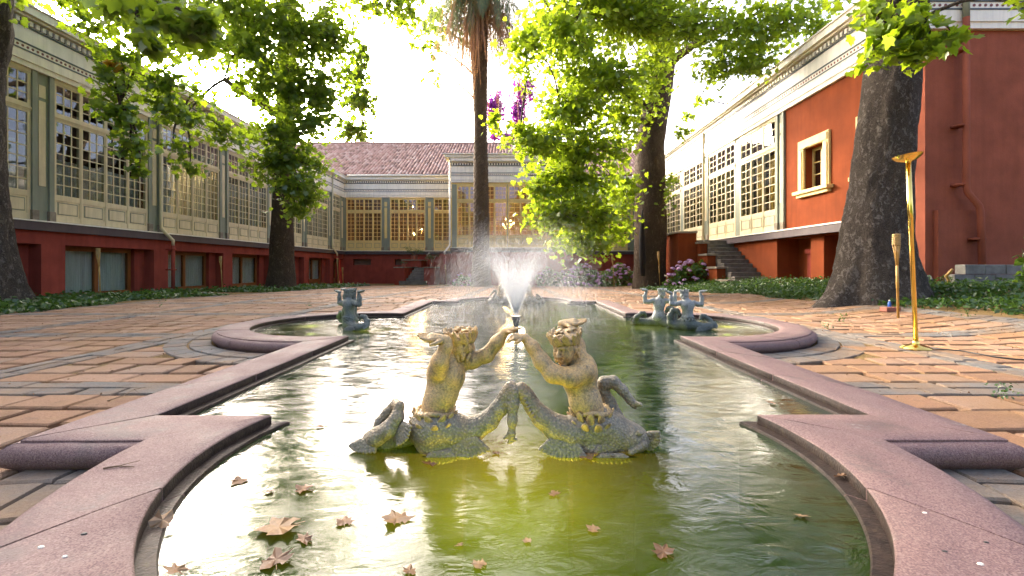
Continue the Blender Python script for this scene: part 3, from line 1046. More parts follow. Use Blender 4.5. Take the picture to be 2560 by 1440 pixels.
# ------------------------------------------------------------------ left wing
def left_wing():
    root = empty('house_wing', (XL, 0, 0), R(90), 'long cream glazed house wing over red basement pillars, on the shaded side', 'house wing', 'wings of the old house')
    bays = [8.84 + 3.865 * k for k in range(6)]     # starts of the four leaf windows
    for k, u in enumerate(bays):
        near = k in (1, 2)
        top = [4.2, 3.9, 4.6, 4.7, 4.6, 4.5][k]
        gaps = [(), (), ((1.4, 1.75),), (), ((1.0, 1.3),), ()][k]
        window(root, u, 4, 0.8175, 3, M['cream'], single=near or k == 0, only=(2.4 if k == 0 else None), seed=k + 1, curtain=(M['curtain'], top, gaps))
        pilaster(root, M['cream'], u + 3.275, u + 3.855)
    pilaster(root, M['cream'], 8.255, 8.835)
    window(root, 32.03, 2, 0.80, 3, M['cream'], seed=40, curtain=(M['curtain'], 4.4, ()))
    pilaster(root, M['cream'], 33.635, 34.38)
    w2 = window(root, 4.98, 4, 0.8175, 3, M['cream'], seed=44, curtain=(M['curtain'], 4.4, ()))
    entablature(root, 2.0, 34.3, dot_single=(11.2, 21.5))
    ledge(root, 2.0, 34.4)
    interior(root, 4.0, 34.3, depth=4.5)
    # basement
    q = random.Random(5)
    lin = MB(); lin.box(2.0, 34.4, -0.02, 0.75, 1.42, Z_SILL - 0.271); lin.build('lintel', M['red'], root)
    for k in range(8):
        u = 8.50 + 3.865 * k
        if u > 34: break
        pl = MB(); pl.box(u, u + 0.66, -0.045, 0.75, -0.5, 1.4199); pl.build('basement_pillar', M['red'], root)
    rv = MB(); rv.box(2.0, 34.4, 0.78, 0.9, -0.5, 1.78); rv.build('basement_wall', M['red'], root)
    for k in range(7):
        u0 = 9.16 + 3.865 * k; u1 = u0 + 3.205
        if u1 > 34.4: u1 = 34.3
        n = 2
        df = MB()
        y0, y1 = 0.42, 0.52
        a0, a1 = u0 + 0.16, u1 - 0.42
        if a1 - a0 < 0.6: continue
        df.box(a0, a1, y0, y1, 1.28, 1.4199)
        df.box(a0, a1, y0, y1, -0.4, 0.02)
        for x in (a0, (a0 + a1) / 2 - 0.05, a1 - 0.12):
            df.box(x, x + 0.12, y0 + 0.002, y1, 0.0201, 1.2799)
        d = df.build('sliding_door', M['wood'], root)
        gl = MB()
        gl.box(a0 + 0.12, (a0 + a1) / 2 - 0.05, 0.46, 0.465, 0.02, 1.28); gl.build('pane', M['glass'], d)
        gl = MB(); gl.box((a0 + a1) / 2 + 0.07, a1 - 0.12, 0.46, 0.465, 0.02, 1.28); gl.build('pane', M['glass'], d)
        c = MB(); vs, fs = curtain_mesh(a1 - a0 - 0.02, 0.0, 1.29, 0.57, 70 + k, 0.03)
        c.add([(v[0] + a0 + 0.01, v[1], v[2]) for v in vs], fs)
        c.build('curtain', M['curtain_grey'], d, smooth=True)
        for (xa, xb) in ((u0, a0 - 0.001), (a1 + 0.001, u1)):
            s = MB(); s.box(xa, xb, 0.3, 0.74, -0.5, 1.4198); s.build('door_reveal', M['red'], root)
    downpipe(root, 16.42, -0.1, 7.3, -0.16, M['cream'], M['red'], jog=0.30)
    downpipe(root, 31.9, -0.3, 7.3, -0.16, M['cream'], M['red'], jog=0.30)
    # roof behind the cornice and the body of the wing
    b = MB(); b.box(2.0, 34.6, 0.15, 9.0, 7.2, 7.45); b.build('roof_slab', M['white'], root)
    b = MB(); b.box(2.0, 34.6, 8.9, 9.0, -0.5, 7.2); b.build('rear_wall', M['red'], root)
    b = MB(); b.box(1.9, 1.9999, 0.0, 9.0, -0.5, 7.3); b.build('gable_wall', M['red'], root)
    return root

# ------------------------------------------------------------------ back wing with pavilion
def tile_mesh():
    vs, fs = [], []
    n = 5
    L, r0, r1 = 0.56, 0.118, 0.098
    for (yy, r) in ((0, r0), (L, r1)):
        for k in range(n + 1):
            a = math.pi * k / n
            vs.append((-r * math.cos(a), yy, r * math.sin(a) * 0.85))
        for k in range(n + 1):
            a = math.pi * (n - k) / n
            vs.append((-(r - 0.018) * math.cos(a), yy, (r - 0.018) * math.sin(a) * 0.85))
    m = 2 * (n + 1)
    for k in range(m):
        k2 = (k + 1) % m
        fs.append((k, k2, m + k2, m + k))
    fs.append(tuple(range(m - 1, -1, -1)))
    return vs, fs

def make_tile_mat():
    t = NT('weathered_clay_roof_tile')
    c = t.ramp(t.attr(), [(0.0, (0.13, 0.065, 0.05)), (0.3, (0.30, 0.15, 0.11)), (0.7, (0.42, 0.25, 0.20)), (1.0, (0.50, 0.36, 0.30))])
    c = t.mix(t.ramp(t.noise(3, 5, 0.7, world=True), [(0.45, (0, 0, 0)), (0.75, (0.6,) * 3)]), c, (0.17, 0.12, 0.10))
    c = t.mix(0.25, c, t.ramp(t.noise(40, 3, world=True), [(0.35, (0.08, 0.05, 0.04)), (0.65, (0.5, 0.36, 0.3))]))
    t.pbr(c, 0.9, normal=t.bump(t.noise(30, 4, world=True), 0.006, 0.8), spec=0.2)
    return t.done()

def tiled_roof(root, x0, x1, y0, z0, depth, slope, single_rows):
    """barrel tiles laid up a slope that rises towards +y; the lowest, largest shown are objects"""
    mat = make_tile_mat()
    vs, fs = tile_mesh()
    q = random.Random(77)
    pitch = 0.262
    ang = math.atan(slope)
    rows = int(depth / math.cos(ang) / 0.46)
    n = int((x1 - x0) / pitch)
    meshes = []
    for k in range(6):
        a = MB(); a.add(vs, fs, k / 5); meshes.append(a.mesh('roof_tile', mat, smooth=False))
    V, Fq, T = [], [], []
    rest = MB()
    count = 0
    deck = MB()
    deck.add([(x0, y0, z0 - 0.03), (x1, y0, z0 - 0.03), (x1, y0 + depth, z0 + slope * depth - 0.03), (x0, y0 + depth, z0 + slope * depth - 0.03)], [(0, 1, 2, 3)])
    deck.build('roof_deck', M['brown'], root)
    under = MB()
    for i in range(n):
        xx = x0 + (i + 0.5) * pitch
        # channel tile between two barrels, one strip up the slope
        xa = xx + pitch / 2
        yv = []
        for (yy) in (0, depth):
            zz = z0 + slope * yy
            yv += [(xa - 0.06, y0 + yy, zz + 0.03), (xa, y0 + yy, zz - 0.005), (xa + 0.06, y0 + yy, zz + 0.03)]
        under.add(yv, [(0, 1, 4, 3), (1, 2, 5, 4)], 0.1)
        for r in range(rows):
            s = r * 0.46
            y = y0 - 0.08 + s * math.cos(ang); z = z0 + slope * (y - y0) + 0.025 + q.uniform(-0.006, 0.006)
            jx = q.uniform(-0.012, 0.012)
            rot = (ang + q.uniform(-0.02, 0.02), q.uniform(-0.03, 0.03), q.uniform(-0.03, 0.03))
            t = q.random()
            if r < single_rows and -10.6 < xx < -3.7 + (0 if r else 0.6) and count < 298:
                o = inst('roof_tile', meshes[int(t * 5.99)], root, (xx + jx, y, z), rot); count += 1
            else:
                mt = Matrix.Translation((xx + jx, y, z)) @ Euler(rot).to_matrix().to_4x4()
                rest.M = mt
                rest.add(vs, fs, t)
    rest.M = None
    o = rest.build('roof_tile', mat, root); o['kind'] = 'stuff'
    under.build('channel_tile', mat, root)['kind'] = 'stuff'
    # ridge
    rg = MB()
    k = x0
    yr = y0 + depth; zr = z0 + slope * depth
    while k < x1:
        rg.tube([(k, yr, zr), (k + 0.5, yr, zr + 0.02)], [0.16, 0.14], 8); k += 0.46
    rg.build('ridge_tile', mat, root)['kind'] = 'stuff'

def back_wing():
    root = empty('house_wing', (0, YB, 0), 0, 'house wing across the end of the courtyard with a clay tiled roof', 'house wing', 'wings of the old house')
    mo = M['cream_back']
    pilaster(root, mo, XL, -12.75)
    for k, u in enumerate((-12.70, -9.40, -6.10)):
        window(root, u, 4, 0.67, 2, mo, seed=60 + k)
        pilaster(root, mo, u + 2.685, u + 3.29)
    for k, u in enumerate((3.6, 6.4)):
        window(root, u, 3, 0.72, 2, mo, seed=66 + k)
        pilaster(root, mo, u + 2.17, u + 2.75)
    entablature(root, XL + 0.10, PX0 + 0.3, dz=0.02)
    entablature(root, PX1 - 0.3, XR - 0.1, dz=0.02)
    gt = MB(); gt.tube([(XL + 0.40, -0.42, 7.66), (PX0 + 0.2, -0.42, 7.66)], 0.075, 8); gt.build('gutter', M['white'], root, smooth=True)
    ledge(root, XL + 0.2, XR)
    # red basement wall with two low dark openings
    w = MB()
    z1 = Z_SILL - 0.2701; zo0, zo1 = 0.98, 1.42
    xs = [XL - 0.3, -12.2, -10.85, -9.05, -7.55, XR + 0.3]
    for i in range(5):
        if i in (1, 3):
            w.box(xs[i], xs[i + 1], 0, 0.35, -0.6, zo0); w.box(xs[i], xs[i + 1], 0, 0.35, zo1, z1)
        else:
            w.box(xs[i], xs[i + 1], -0.0, 0.35, -0.6, z1)
    w.build('basement_wall', M['red'], root)
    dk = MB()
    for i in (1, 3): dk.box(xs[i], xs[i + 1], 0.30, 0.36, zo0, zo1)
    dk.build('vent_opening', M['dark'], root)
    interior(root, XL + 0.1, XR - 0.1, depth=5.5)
    tiled_roof(root, -20.0, 10.5, -0.35, 7.72, 8.4, 0.55, 11)
    b = MB(); b.box(-20, 11, 8.1, 8.2, -0.6, 12.2); b.build('rear_wall', M['red'], root)
    # pavilion in front
    pv = empty('house_pavilion', (0, Y_PAV, 0), 0, 'projecting cream pavilion with a flat moulded cornice behind the palm', 'pavilion')
    wA = window(pv, PX0 + 0.30, 4, 0.80, 3, mo, seed=80)
    wB = window(pv, PX0 + 3.55, 4, 0.80, 2, mo, seed=81, name='glazed_door')
    for (a, b) in ((PX0, PX0 + 0.295), (PX0 + 3.505, PX0 + 3.545), (PX0 + 6.76, PX1)): pilaster(pv, mo, a, b)
    entablature(pv, PX0 - 0.05, PX1 + 0.05, dz=0.12)
    tp = MB(); tp.box(PX0 - 0.42, PX1 + 0.42, -0.42, 5.4, 7.7201, 7.86); tp.box(PX0 - 0.5, PX1 + 0.5, -0.5, 5.4, 7.8601, 7.93); tp.build('cornice', M['white'], pv)
    ff = MB(); ff.box(PX0, PX1, 0.0, 0.2, Z_WTOP - 0.001, Z_WTOP + 0.1195); ff.build('frieze_board', mo, pv)
    ledge(pv, PX0 - 0.1, PX1 + 0.1)
    w = MB(); w.box(PX0, PX1, 0.0, 5.3, -0.6, Z_SILL - 0.2701); w.build('basement_wall', M['red'], pv)
    for sx, x in ((-1, PX0), (1, PX1)):
        w = MB(); w.box(x - 0.06, x + 0.06, 0.2, 5.3, Z_SILL - 0.26, 7.7); w.build('side_wall', mo, pv)
    interior(pv, PX0 + 0.1, PX1 - 0.1, depth=5.2)
    downpipe(pv, PX0 - 0.14, -0.3, 7.7, -0.02, M['white'], M['red'], jog=-0.30)
    ch = MB(); ch.box(-2.0, -1.35, 5.8, 6.4, 7.0, 9.35); ch.box(-2.08, -1.27, 5.72, 6.48, 9.3501, 9.47); ch.build('chimney', M['green_paint'], pv)
    return root

# ------------------------------------------------------------------ right wing
def right_wing():
    root = empty('house_wing', (XR, 0, 0), R(-90), 'house wing with a red plaster wall toned warm by sun, tall windows and a side stair', 'house wing', 'wings of the old house')
    # local x = -world y, local y = into the wall
    U = lambda y: -y
    ys = [15.85, 18.80, 22.00, 25.00, 28.00, 31.0]
    for k, y in enumerate(ys):
        npn, pw = 3, 0.85
        window(root, U(y + npn * pw), npn, pw, 2 if k != 9 else 3, M['cream'], single=(k < 2), seed=90 + k, rows_low=7,
               curtain=((M['curtain_ochre'], 4.9, ((0.25, 0.75), (1.1, 1.6), (1.9, 2.35))) if k != 1 else None), name='glazed_door' if k == 1 else 'french_window')
        y1 = ys[k + 1] if k + 1 < len(ys) else 34.4
        pilaster(root, M['cream'], U(y1 - 0.01), U(y + npn * pw + 0.01))
    pilaster(root, M['cream'], U(15.84), U(15.36))
    entablature(root, U(34.3), U(Y_END - 0.001), dot_single=(U(21.0), U(Y_END)))
    ledge(root, U(34.4), U(Y_END + 0.9), out=0.20)
    # plaster wall with two framed windows
    w = MB()
    ops = [(13.42, 14.32), (10.95, 11.85)]
    zo0, zo1 = 3.22, 4.50
    ed = [Y_END + 0.302, 10.95, 11.85, 13.42, 14.32, 15.36]
    for i in range(5):
        a, b = U(ed[i + 1]), U(ed[i])
        if i in (1, 3):
            w.box(a, b, 0.0, 0.35, Z_SILL - 0.3, zo0); w.box(a, b, 0.0, 0.35, zo1, Z_WTOP + 0.1)
        else:
            w.box(a, b, 0.0, 0.35, Z_SILL - 0.3, Z_WTOP + 0.1)
    w.build('plaster_wall', M['red_sunlit'], root)
    for (a, b) in ops:
        fr = MB()
        ua, ub = U(b), U(a)
        for (x0, x1, za, zb, yo) in ((ua - 0.26, ua, zo0 - 0.03, zo1 + 0.0, 0.07), (ub, ub + 0.26, zo0 - 0.03, zo1 + 0.0, 0.07), (ua - 0.26, ub + 0.26, zo1 + 0.0001, zo1 + 0.28, 0.072)):
            fr.box(x0, x1, -yo, 0.02, za, zb)
            fr.box(x0 + 0.05, x1 - 0.05, -yo - 0.03, -yo - 0.0001, za + 0.02, zb - 0.05)
        fr.box(ua - 0.36, ub + 0.36, -0.20, 0.02, zo0 - 0.13, zo0 - 0.031)
        fr.box(ua - 0.28, ub + 0.28, -0.12, 0.02, zo0 - 0.23, zo0 - 0.131)
        wf = fr.build('framed_window', M['cream_back'], root)
        sb = MB()
        sb.box(ua, ua + 0.07, 0.22, 0.28, zo0, zo1); sb.box(ub - 0.07, ub, 0.22, 0.28, zo0, zo1)
        sb.box(ua + 0.07, ub - 0.07, 0.22, 0.28, zo0, zo0 + 0.08); sb.box(ua + 0.07, ub - 0.07, 0.22, 0.28, zo1 - 0.08, zo1)
        um = (ua + ub) / 2
        sb.box(um - 0.045, um + 0.045, 0.218, 0.275, zo0 + 0.08, zo1 - 0.08)
        for k in (1, 2):
            z = zo0 + 0.08 + k * (zo1 - zo0 - 0.16) / 3
            sb.box(ua + 0.07, um - 0.045, 0.23, 0.262, z - 0.014, z + 0.014); sb.box(um + 0.045, ub - 0.07, 0.23, 0.262, z - 0.014, z + 0.014)
        sb.build('sash', M['cream_back'], wf)
        for (x0, x1) in ((ua + 0.07, um - 0.045), (um + 0.045, ub - 0.07)):
            for k in range(3):
                z0 = zo0 + 0.08 + k * (zo1 - zo0 - 0.16) / 3; z1 = z0 + (zo1 - zo0 - 0.16) / 3
                inst('pane', pane_mesh(x1 - x0, z1 - z0), wf, ((x0 + x1) / 2, 0.25, (z0 + z1) / 2))
        rm = MB(); rm.box(ua - 0.05, ub + 0.05, 0.8, 0.9, zo0 - 0.1, zo1 + 0.1); rm.box(ua - 0.02, ub + 0.02, 0.351, 0.8, zo0 - 0.1, zo0 - 0.02); rm.build('room_wall', M['dark'], root)
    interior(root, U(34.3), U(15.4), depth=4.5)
    # basement: flush part behind the stair, recess with pillars nearer
    b = MB(); b.box(U(34.4), U(15.85), 0.0, 1.2, -0.6, Z_SILL - 0.2701); b.build('basement_wall', M['red_sunlit'], root)
    b = MB()
    b.box(U(15.849), U(10.801), 0.75, 0.9, -0.3, Z_SILL - 0.2701); b.build('recess_wall', M['red_sunlit'], root)
    for y in (13.9, 11.7):
        b = MB(); b.box(U(y + 0.30), U(y - 0.30), 0.10, 0.7499, -0.3, Z_SILL - 0.2702); b.build('basement_pillar', M['red_sunlit'], root)
    b = MB(); b.box(U(15.3), U(14.2), 0.62, 0.70, 1.25, 1.40); b.box(U(13.59), U(12.01), 0.62, 0.70, 1.25, 1.40); b.box(U(15.3), U(14.2), 0.70, 0.7499, 0, 1.25); b.box(U(13.59), U(12.01), 0.70, 0.7499, 0, 1.25); b.build('shutter', M['red'], root)
    b = MB(); b.box(U(10.8), U(Y_END + 0.301), 0.001, 0.9, -0.3, Z_SILL - 0.3); b.build('plinth_return', M['red_sunlit'], root)
    downpipe(root, U(21.72), 2.0, 7.3, -0.14, M['cream'])
    # end wall facing the camera
    M4 = Matrix.Translation((U(Y_END), 0, 0)) @ Matrix.Rotation(R(90), 4, 'Z')
    e = MB(M4); e.box(0.0, 14.0, 0.0, 0.3, Z_SILL, Z_WTOP + 0.1); e.build('end_wall', M['red_end'], root)
    e = MB(M4); e.box(0.18, 14.0, -0.121, 0.0, 0.3, Z_SILL - 0.0002); e.box(0.0, 14.0, -0.001, 0.3, -0.1, Z_SILL - 0.0002); e.build('end_plinth', M['red_end'], root)
    entablature(root, -0.1, 14.0, M4=M4, dot_single=(-0.1, 2.8))
    dp = MB(M4)
    x = 0.72
    dp.tube([(x, -0.20, 7.2), (x, -0.20, 6.25)], 0.062, 10); dp.build('downpipe_top', M['green_paint'], root, smooth=True)
    dp = MB(M4)
    dp.tube([(x, -0.20, 6.2499), (x, -0.20, 2.55), (x + 0.02, -0.21, 2.42), (x + 0.22, -0.26, 2.12), (x + 0.24, -0.27, 2.0), (x + 0.28, -0.28, 0.4)], [0.062] * 3 + [0.065] * 2 + [0.07], 10)
    for z in (5.55, 3.9, 2.6): dp.box(x - 0.16, x + 0.02, -0.22, 0.0, z - 0.025, z + 0.025)
    dp.box(x + 0.10, x + 0.34, -0.30, -0.12, 1.38, 1.43)
    dp.build('downpipe', M['red_end'], root, smooth=True)
    b = MB(); b.box(U(34.6), U(Y_END + 0.3), 0.2, 9.0, 7.2, 7.45); b.build('roof_slab', M['white'], root)
    # stair down from the glazed door
    st = empty('stone_stair', (0, 0, 0), 0, 'stone stair between stepped red parapets below the side door', 'stair')
    n = 11
    ztop, zbot = 1.93, 0.12
    y_t, y_b = 19.55, 16.35
    for k in range(n):
        z = ztop - (ztop - zbot) * k / n
        y = y_t - (y_t - y_b) * k / n
        m = MB()
        m.bevbox(8.05, XR - 0.005, y - 0.33, y + 0.02, z - 0.17, z - 0.03 + 0.03, 0.015, rnd.random())
        m.box(8.05, XR - 0.006, y - 0.30, y + 0.3, -0.4, z - 0.1701)
        m.build('step', M['stone_step'], st)
    m = MB(); m.box(7.2, XR - 0.21, 19.56, 21.9, -0.4, 1.90); m.build('landing', M['red_sunlit'], st)
    m = MB(); m.box(7.6, XR - 0.2, 19.50, 21.9, 1.901, 1.96); m.build('landing_slab', M['cap_stone'], st)
    lv = [(19.0, 19.62, 1.86), (18.2, 18.999, 1.34), (17.35, 18.199, 0.82), (16.5, 17.349, 0.34)]
    for (ya, yb, z) in lv:
        m = MB(); m.box(7.72, 8.049, ya, yb, -0.4, z - 0.081); m.build('parapet_wall', M['red_sunlit'], st)
        m = MB(); m.bevbox(7.66, 8.12, ya - 0.09, yb, z - 0.08, z, 0.012); m.build('cap_stone', M['cap_stone'], st)
    m = MB(); m.box(6.95, 7.719, 19.3, 19.62, -0.4, 2.24); m.box(6.95, 7.2, 19.621, 21.9, -0.4, 2.24); m.build('parapet_wall', M['red_sunlit'], st)
    m = MB(); m.bevbox(6.88, 7.75, 19.24, 19.68, 2.2401, 2.32, 0.012); m.bevbox(6.88, 7.27, 19.681, 21.95, 2.2401, 2.32, 0.012); m.build('cap_stone', M['cap_stone'], st)
    m = MB(); m.box(7.72, 8.049, 19.621, 20.2, -0.4, 1.86); m.build('parapet_wall', M['red_sunlit'], st)

M['red_end'] = m_paint('shaded_red_plaster', (0.275, 0.082, 0.046), var=0.22, rough=0.85, bump=0.004, dirt=0.22, sc=0.8)  # same red plaster, the tone of its unsunned side put into the colour
left_wing()
back_wing()
right_wing()

# ------------------------------------------------------------------ back stair, planters and pots
def back_stair():
    st = empty('garden_stair', (0, 0, 0), 0, 'small dark stone stair between red planter piers at the end wall', 'stair')
    y0 = 30.0
    def X(px, d=y0): return (px - CX) / F_PX * d
    def Z(py, d=y0): return HG - (py - CY) / F_PX * d
    zb, zt = Z(709), Z(669)
    n = 6
    for k in range(n):
        z = zb + (zt - zb) * (k + 1) / n
        m = MB(); y = y0 + 0.34 * k
        xa = X(1010 + 2.2 * k); xb = X(1059)
        if k == 0: xa, xb = X(997), X(1067)
        m.bevbox(xa, xb, y, y + 0.36 + (0.3 if k == n - 1 else 0), zb - 0.3, z, 0.012, rnd.random()); m.build('step', M['stone_step'], st)
    for (a, b, ztop) in ((985, 1010, zt), (1059, 1086, zt)):
        m = MB(); m.box(X(a), X(b) - 0.001, y0 + 0.10, y0 + 4.2, zb - 0.3, ztop - 0.02); m.build('pier', M['red'], st)
        m = MB(); m.bevbox(X(a) - 0.05, X(b) + 0.03, y0 + 0.03, y0 + 4.2, ztop - 0.0199, ztop + 0.05, 0.01); m.build('cap_stone', M['cap_stone'], st)
    m = MB(); m.box(X(985), X(1036), y0 + 2.2, y0 + 4.3, zt + 0.0501, Z(650)); m.build('planter_wall', M['red'], st)
    m = MB(); m.bevbox(X(983), X(1038), y0 + 2.12, y0 + 4.3, Z(650) + 0.0001, Z(650) + 0.06, 0.01); m.build('cap_stone', M['cap_stone'], st)
    m = MB(); m.box(X(1088), X(1132), y0 + 1.8, y0 + 4.3, zb - 0.3, Z(632)); m.build('planter_wall', M['red'], st)
    # kerb of the sunken court by the left wing
    kb = MB(); kb.bevbox(-12.6, -8.75, 27.2, 27.5, -0.6, gzf(-10, 27.3) + 0.10, 0.02)
    o = kb.build('low_stone_kerb', M['block_stone']); tag(o, 'low stone kerb of the sunken court beside the shaded wing', 'kerb')
    return X, Z
_BX, _BZ = back_stair()
# ================================================================== plants
_half = [(0.0, 0.03), (0.14, -0.02), (0.24, -0.17), (0.36, -0.02), (0.60, 0.08), (0.50, 0.22), (0.44, 0.36), (0.56, 0.62), (0.36, 0.60), (0.24, 0.62), (0.17, 0.80), (0.0, 1.0)]
PLANE = np.array(_half + [(-a, b) for a, b in _half[-2:0:-1]], float)
OVAL = np.array([(0, 0), (0.26, 0.25), (0.24, 0.6), (0, 1.0), (-0.24, 0.6), (-0.26, 0.25)], float)
ROUND = np.array([(0, 0), (0.40, 0.18), (0.42, 0.6), (0, 1.0), (-0.42, 0.6), (-0.40, 0.18)], float)

def leaf_arrays(centers, sizes, shape, g, droop=0.6, flat=0.5, normals=None):
    """leaf outlines as triangle fans; each leaf hangs and turns on its own"""
    N = len(centers); k = len(shape)
    cen = np.array([0.0, 0.36])
    pts = np.vstack([cen[None], shape])                      # k+1
    lift = np.zeros(k + 1)
    x = pts[:, 0]; y = pts[:, 1]
    curl = g.uniform(-0.25, 0.35, N)
    loc = np.zeros((N, k + 1, 3))
    loc[:, :, 0] = x; loc[:, :, 1] = y - 0.3
    loc[:, :, 2] = np.abs(x)[None] * g.uniform(-0.1, 0.45, N)[:, None] - (y ** 2)[None] * curl[:, None]
    loc *= np.asarray(sizes)[:, None, None]
    yaw = g.uniform(0, 2 * np.pi, N)
    pitch = -np.abs(g.normal(droop, 0.45, N))
    roll = g.normal(0, flat, N)
    cy_, sy = np.cos(yaw), np.sin(yaw); cp, sp = np.cos(pitch), np.sin(pitch); cr, sr = np.cos(roll), np.sin(roll)
    Rm = np.zeros((N, 3, 3))
    # Rz(yaw) * Rx(pitch) * Ry(roll)
    Rx = np.zeros((N, 3, 3)); Rx[:, 0, 0] = 1; Rx[:, 1, 1] = cp; Rx[:, 1, 2] = -sp; Rx[:, 2, 1] = sp; Rx[:, 2, 2] = cp
    Ry = np.zeros((N, 3, 3)); Ry[:, 1, 1] = 1; Ry[:, 0, 0] = cr; Ry[:, 0, 2] = sr; Ry[:, 2, 0] = -sr; Ry[:, 2, 2] = cr
    Rz = np.zeros((N, 3, 3)); Rz[:, 2, 2] = 1; Rz[:, 0, 0] = cy_; Rz[:, 0, 1] = -sy; Rz[:, 1, 0] = sy; Rz[:, 1, 1] = cy_
    Rm = Rz @ Rx @ Ry
    V = np.einsum('nij,nkj->nki', Rm, loc) + np.asarray(centers)[:, None, :]
    base = np.arange(N)[:, None, None] * (k + 1)
    idx = np.arange(k)
    tri = np.stack([np.zeros(k, int), 1 + idx, 1 + (idx + 1) % k], -1)
    Fc = (base + tri[None]).reshape(-1, 3)
    return V.reshape(-1, 3), Fc

def leaves(name, centers, sizes, mat, parent, shape=PLANE, seed=1, droop=0.6, flat=0.5, tint=None, kind='stuff'):
    g = np.random.default_rng(seed)
    V, Fc = leaf_arrays(centers, sizes, shape, g, droop, flat)
    if tint is None: tint = g.beta(2.0, 2.0, len(centers))
    T = np.repeat(tint, len(shape) + 1)
    me = np_mesh(name, V, Fc, mat, T)
    o = inst(name, me, parent)
    if kind: o['kind'] = kind
    return o

def cluster_points(c, rad, n, g, twigs=None):
    """leaf positions in a spray: sub twigs spread through an ellipsoid, leaves strung along them"""
    c = np.array(c); rad = np.array(rad)
    twigs = twigs or max(5, n // 7)
    d = g.normal(size=(twigs, 3)); d /= np.linalg.norm(d, axis=1)[:, None]
    r = g.uniform(0.10, 1.45, twigs) ** 0.7
    tips = c + d * r[:, None] * rad
    starts = c + (tips - c) * g.uniform(0.35, 0.75, twigs)[:, None] + np.array([0, 0, 0.12 * rad[2]])
    per = n // twigs + 1
    t = g.uniform(0, 1, (twigs, per))
    p = starts[:, None] + (tips - starts)[:, None] * t[..., None]
    p += g.normal(0, 0.15, p.shape) * np.minimum(1.0, rad.mean() / 0.5)
    p[..., 2] -= 0.15 * t ** 2 * rad[2]
    return p.reshape(-1, 3)[:n], starts, tips

def trunk_mesh(pts, rad, mat, name, parent, n=22, seed=0, lump=0.07, flare=0.0, sub=5, plates=0.0):
    """a trunk with an uneven outline and root flare; pts and rad are refined"""
    q = random.Random(seed)
    P2, R2 = [], []
    for i in range(len(pts) - 1):
        for s in range(sub):
            t = s / sub
            P2.append(Vector(pts[i]).lerp(Vector(pts[i + 1]), t)); R2.append(rad[i] * (1 - t) + rad[i + 1] * t)
    P2.append(Vector(pts[-1])); R2.append(rad[-1])
    zb = P2[0].z
    ph = q.uniform(0, 6)
    def fn(i, k, an, r, p):
        h = max(p.z - zb, 0)
        nz = noise.noise(Vector((math.cos(an) * 1.6 + seed, math.sin(an) * 1.6, p.z * 0.8))) * lump + noise.noise(Vector((math.cos(an) * 4 + seed, math.sin(an) * 4, p.z * 2.2))) * lump * 0.5
        fl = flare * math.exp(-h / 0.45) * (0.35 + 0.65 * max(0, math.sin(an * 3 + ph) + 0.4 * math.sin(an * 5 + 1)))
        pl = 0.0
        if plates:
            v = Vector((math.cos(an) * 5.0, math.sin(an) * 5.0, p.z * 2.6 + seed))
            c1 = noise.cell(v + noise.noise_vector(v * .7) * .7)
            pl = plates * (c1 - .5 + .8 * noise.noise(v * 2.3))
        return r * (1 + nz + fl + pl)
    mb = MB(); mb.tube(P2, R2, n, True, fn)
    return mb.build(name, mat, parent, smooth=True)

def branch_mesh(paths, mat, parent, name='branch'):
    for pts, rad in paths:
        mb = MB(); mb.tube(pts, rad, 7); mb.build(name, mat, parent, smooth=True)

def bent(a, b, sag, q, n=6):
    a, b = Vector(a), Vector(b)
    d = (b - a).length
    out = []
    o1 = Vector((q.uniform(-1, 1), q.uniform(-1, 1), q.uniform(-0.4, 1))) * d * 0.09
    for i in range(n + 1):
        t = i / n
        p = a.lerp(b, t) + o1 * math.sin(math.pi * t) + Vector((0, 0, sag * math.sin(math.pi * t)))
        out.append(p)
    return out

def plane_tree(label, trunk_pts, trunk_rad, bark, clusters, limbs, mat, seed, size=(0.15, 0.24), flare=0.5, name='plane_tree', extra=None, dens=1.0, lump=0.07):
    """clusters: (px, py, rx_px, ry_px, distance, depth_radius, n)"""
    g = np.random.default_rng(seed); q = random.Random(seed)
    base = Vector(trunk_pts[0])
    root = empty(name, base, 0, label, 'tree', 'plane trees of the courtyard')
    o3 = base
    L = lambda p: Vector(p) - o3
    trunk_mesh([L(p) for p in trunk_pts], trunk_rad, bark, 'trunk', root, seed=seed, flare=flare, lump=lump, n=80 if bark is M['bark_big'] else 26, sub=16 if bark is M['bark_big'] else 6, plates=.022 if bark is M['bark_big'] else .0)
    for a, b, r0, r1 in limbs:
        pts = bent(L(a), L(b), 0.25, q)
        rad = [r0 + (r1 - r0) * i / (len(pts) - 1) for i in range(len(pts))]
        branch_mesh([(pts, rad)], bark, root)
    C, twg = [], MB()
    ends = [L(b) for a, b, _, _ in limbs] + [L(trunk_pts[-1])]
    for (px, py, rx, ry, d, dr, n) in clusters:
        c = L(P(px, py, d)); s = d / F_PX
        p, st, tp = cluster_points(c, (rx * s, dr, ry * s), int(n * dens), g)
        C.append(p)
        for k in range(0, len(st), 2):
            twg.tube([st[k], (st[k] + tp[k]) / 2 + g.normal(0, 0.02, 3), tp[k]], [0.011, 0.008, 0.004], 4, caps=False)
        e = min(ends, key=lambda v: (v - c).length)
        if (e - c).length < 6.0:
            pts = bent(e, c, 0.15, q, 5)
            twg.tube(pts, [0.035, 0.03, 0.026, 0.022, 0.017, 0.012], 5, caps=False)
    C = np.concatenate(C)
    sz = g.uniform(size[0], size[1], len(C)) * g.choice([0.7, 1.0, 1.0, 1.1], len(C))
    leaves('crown', C, sz, mat, root, seed=seed + 1)
    t = twg.build('twigs', bark, root, smooth=True); t['kind'] = 'stuff'
    return root

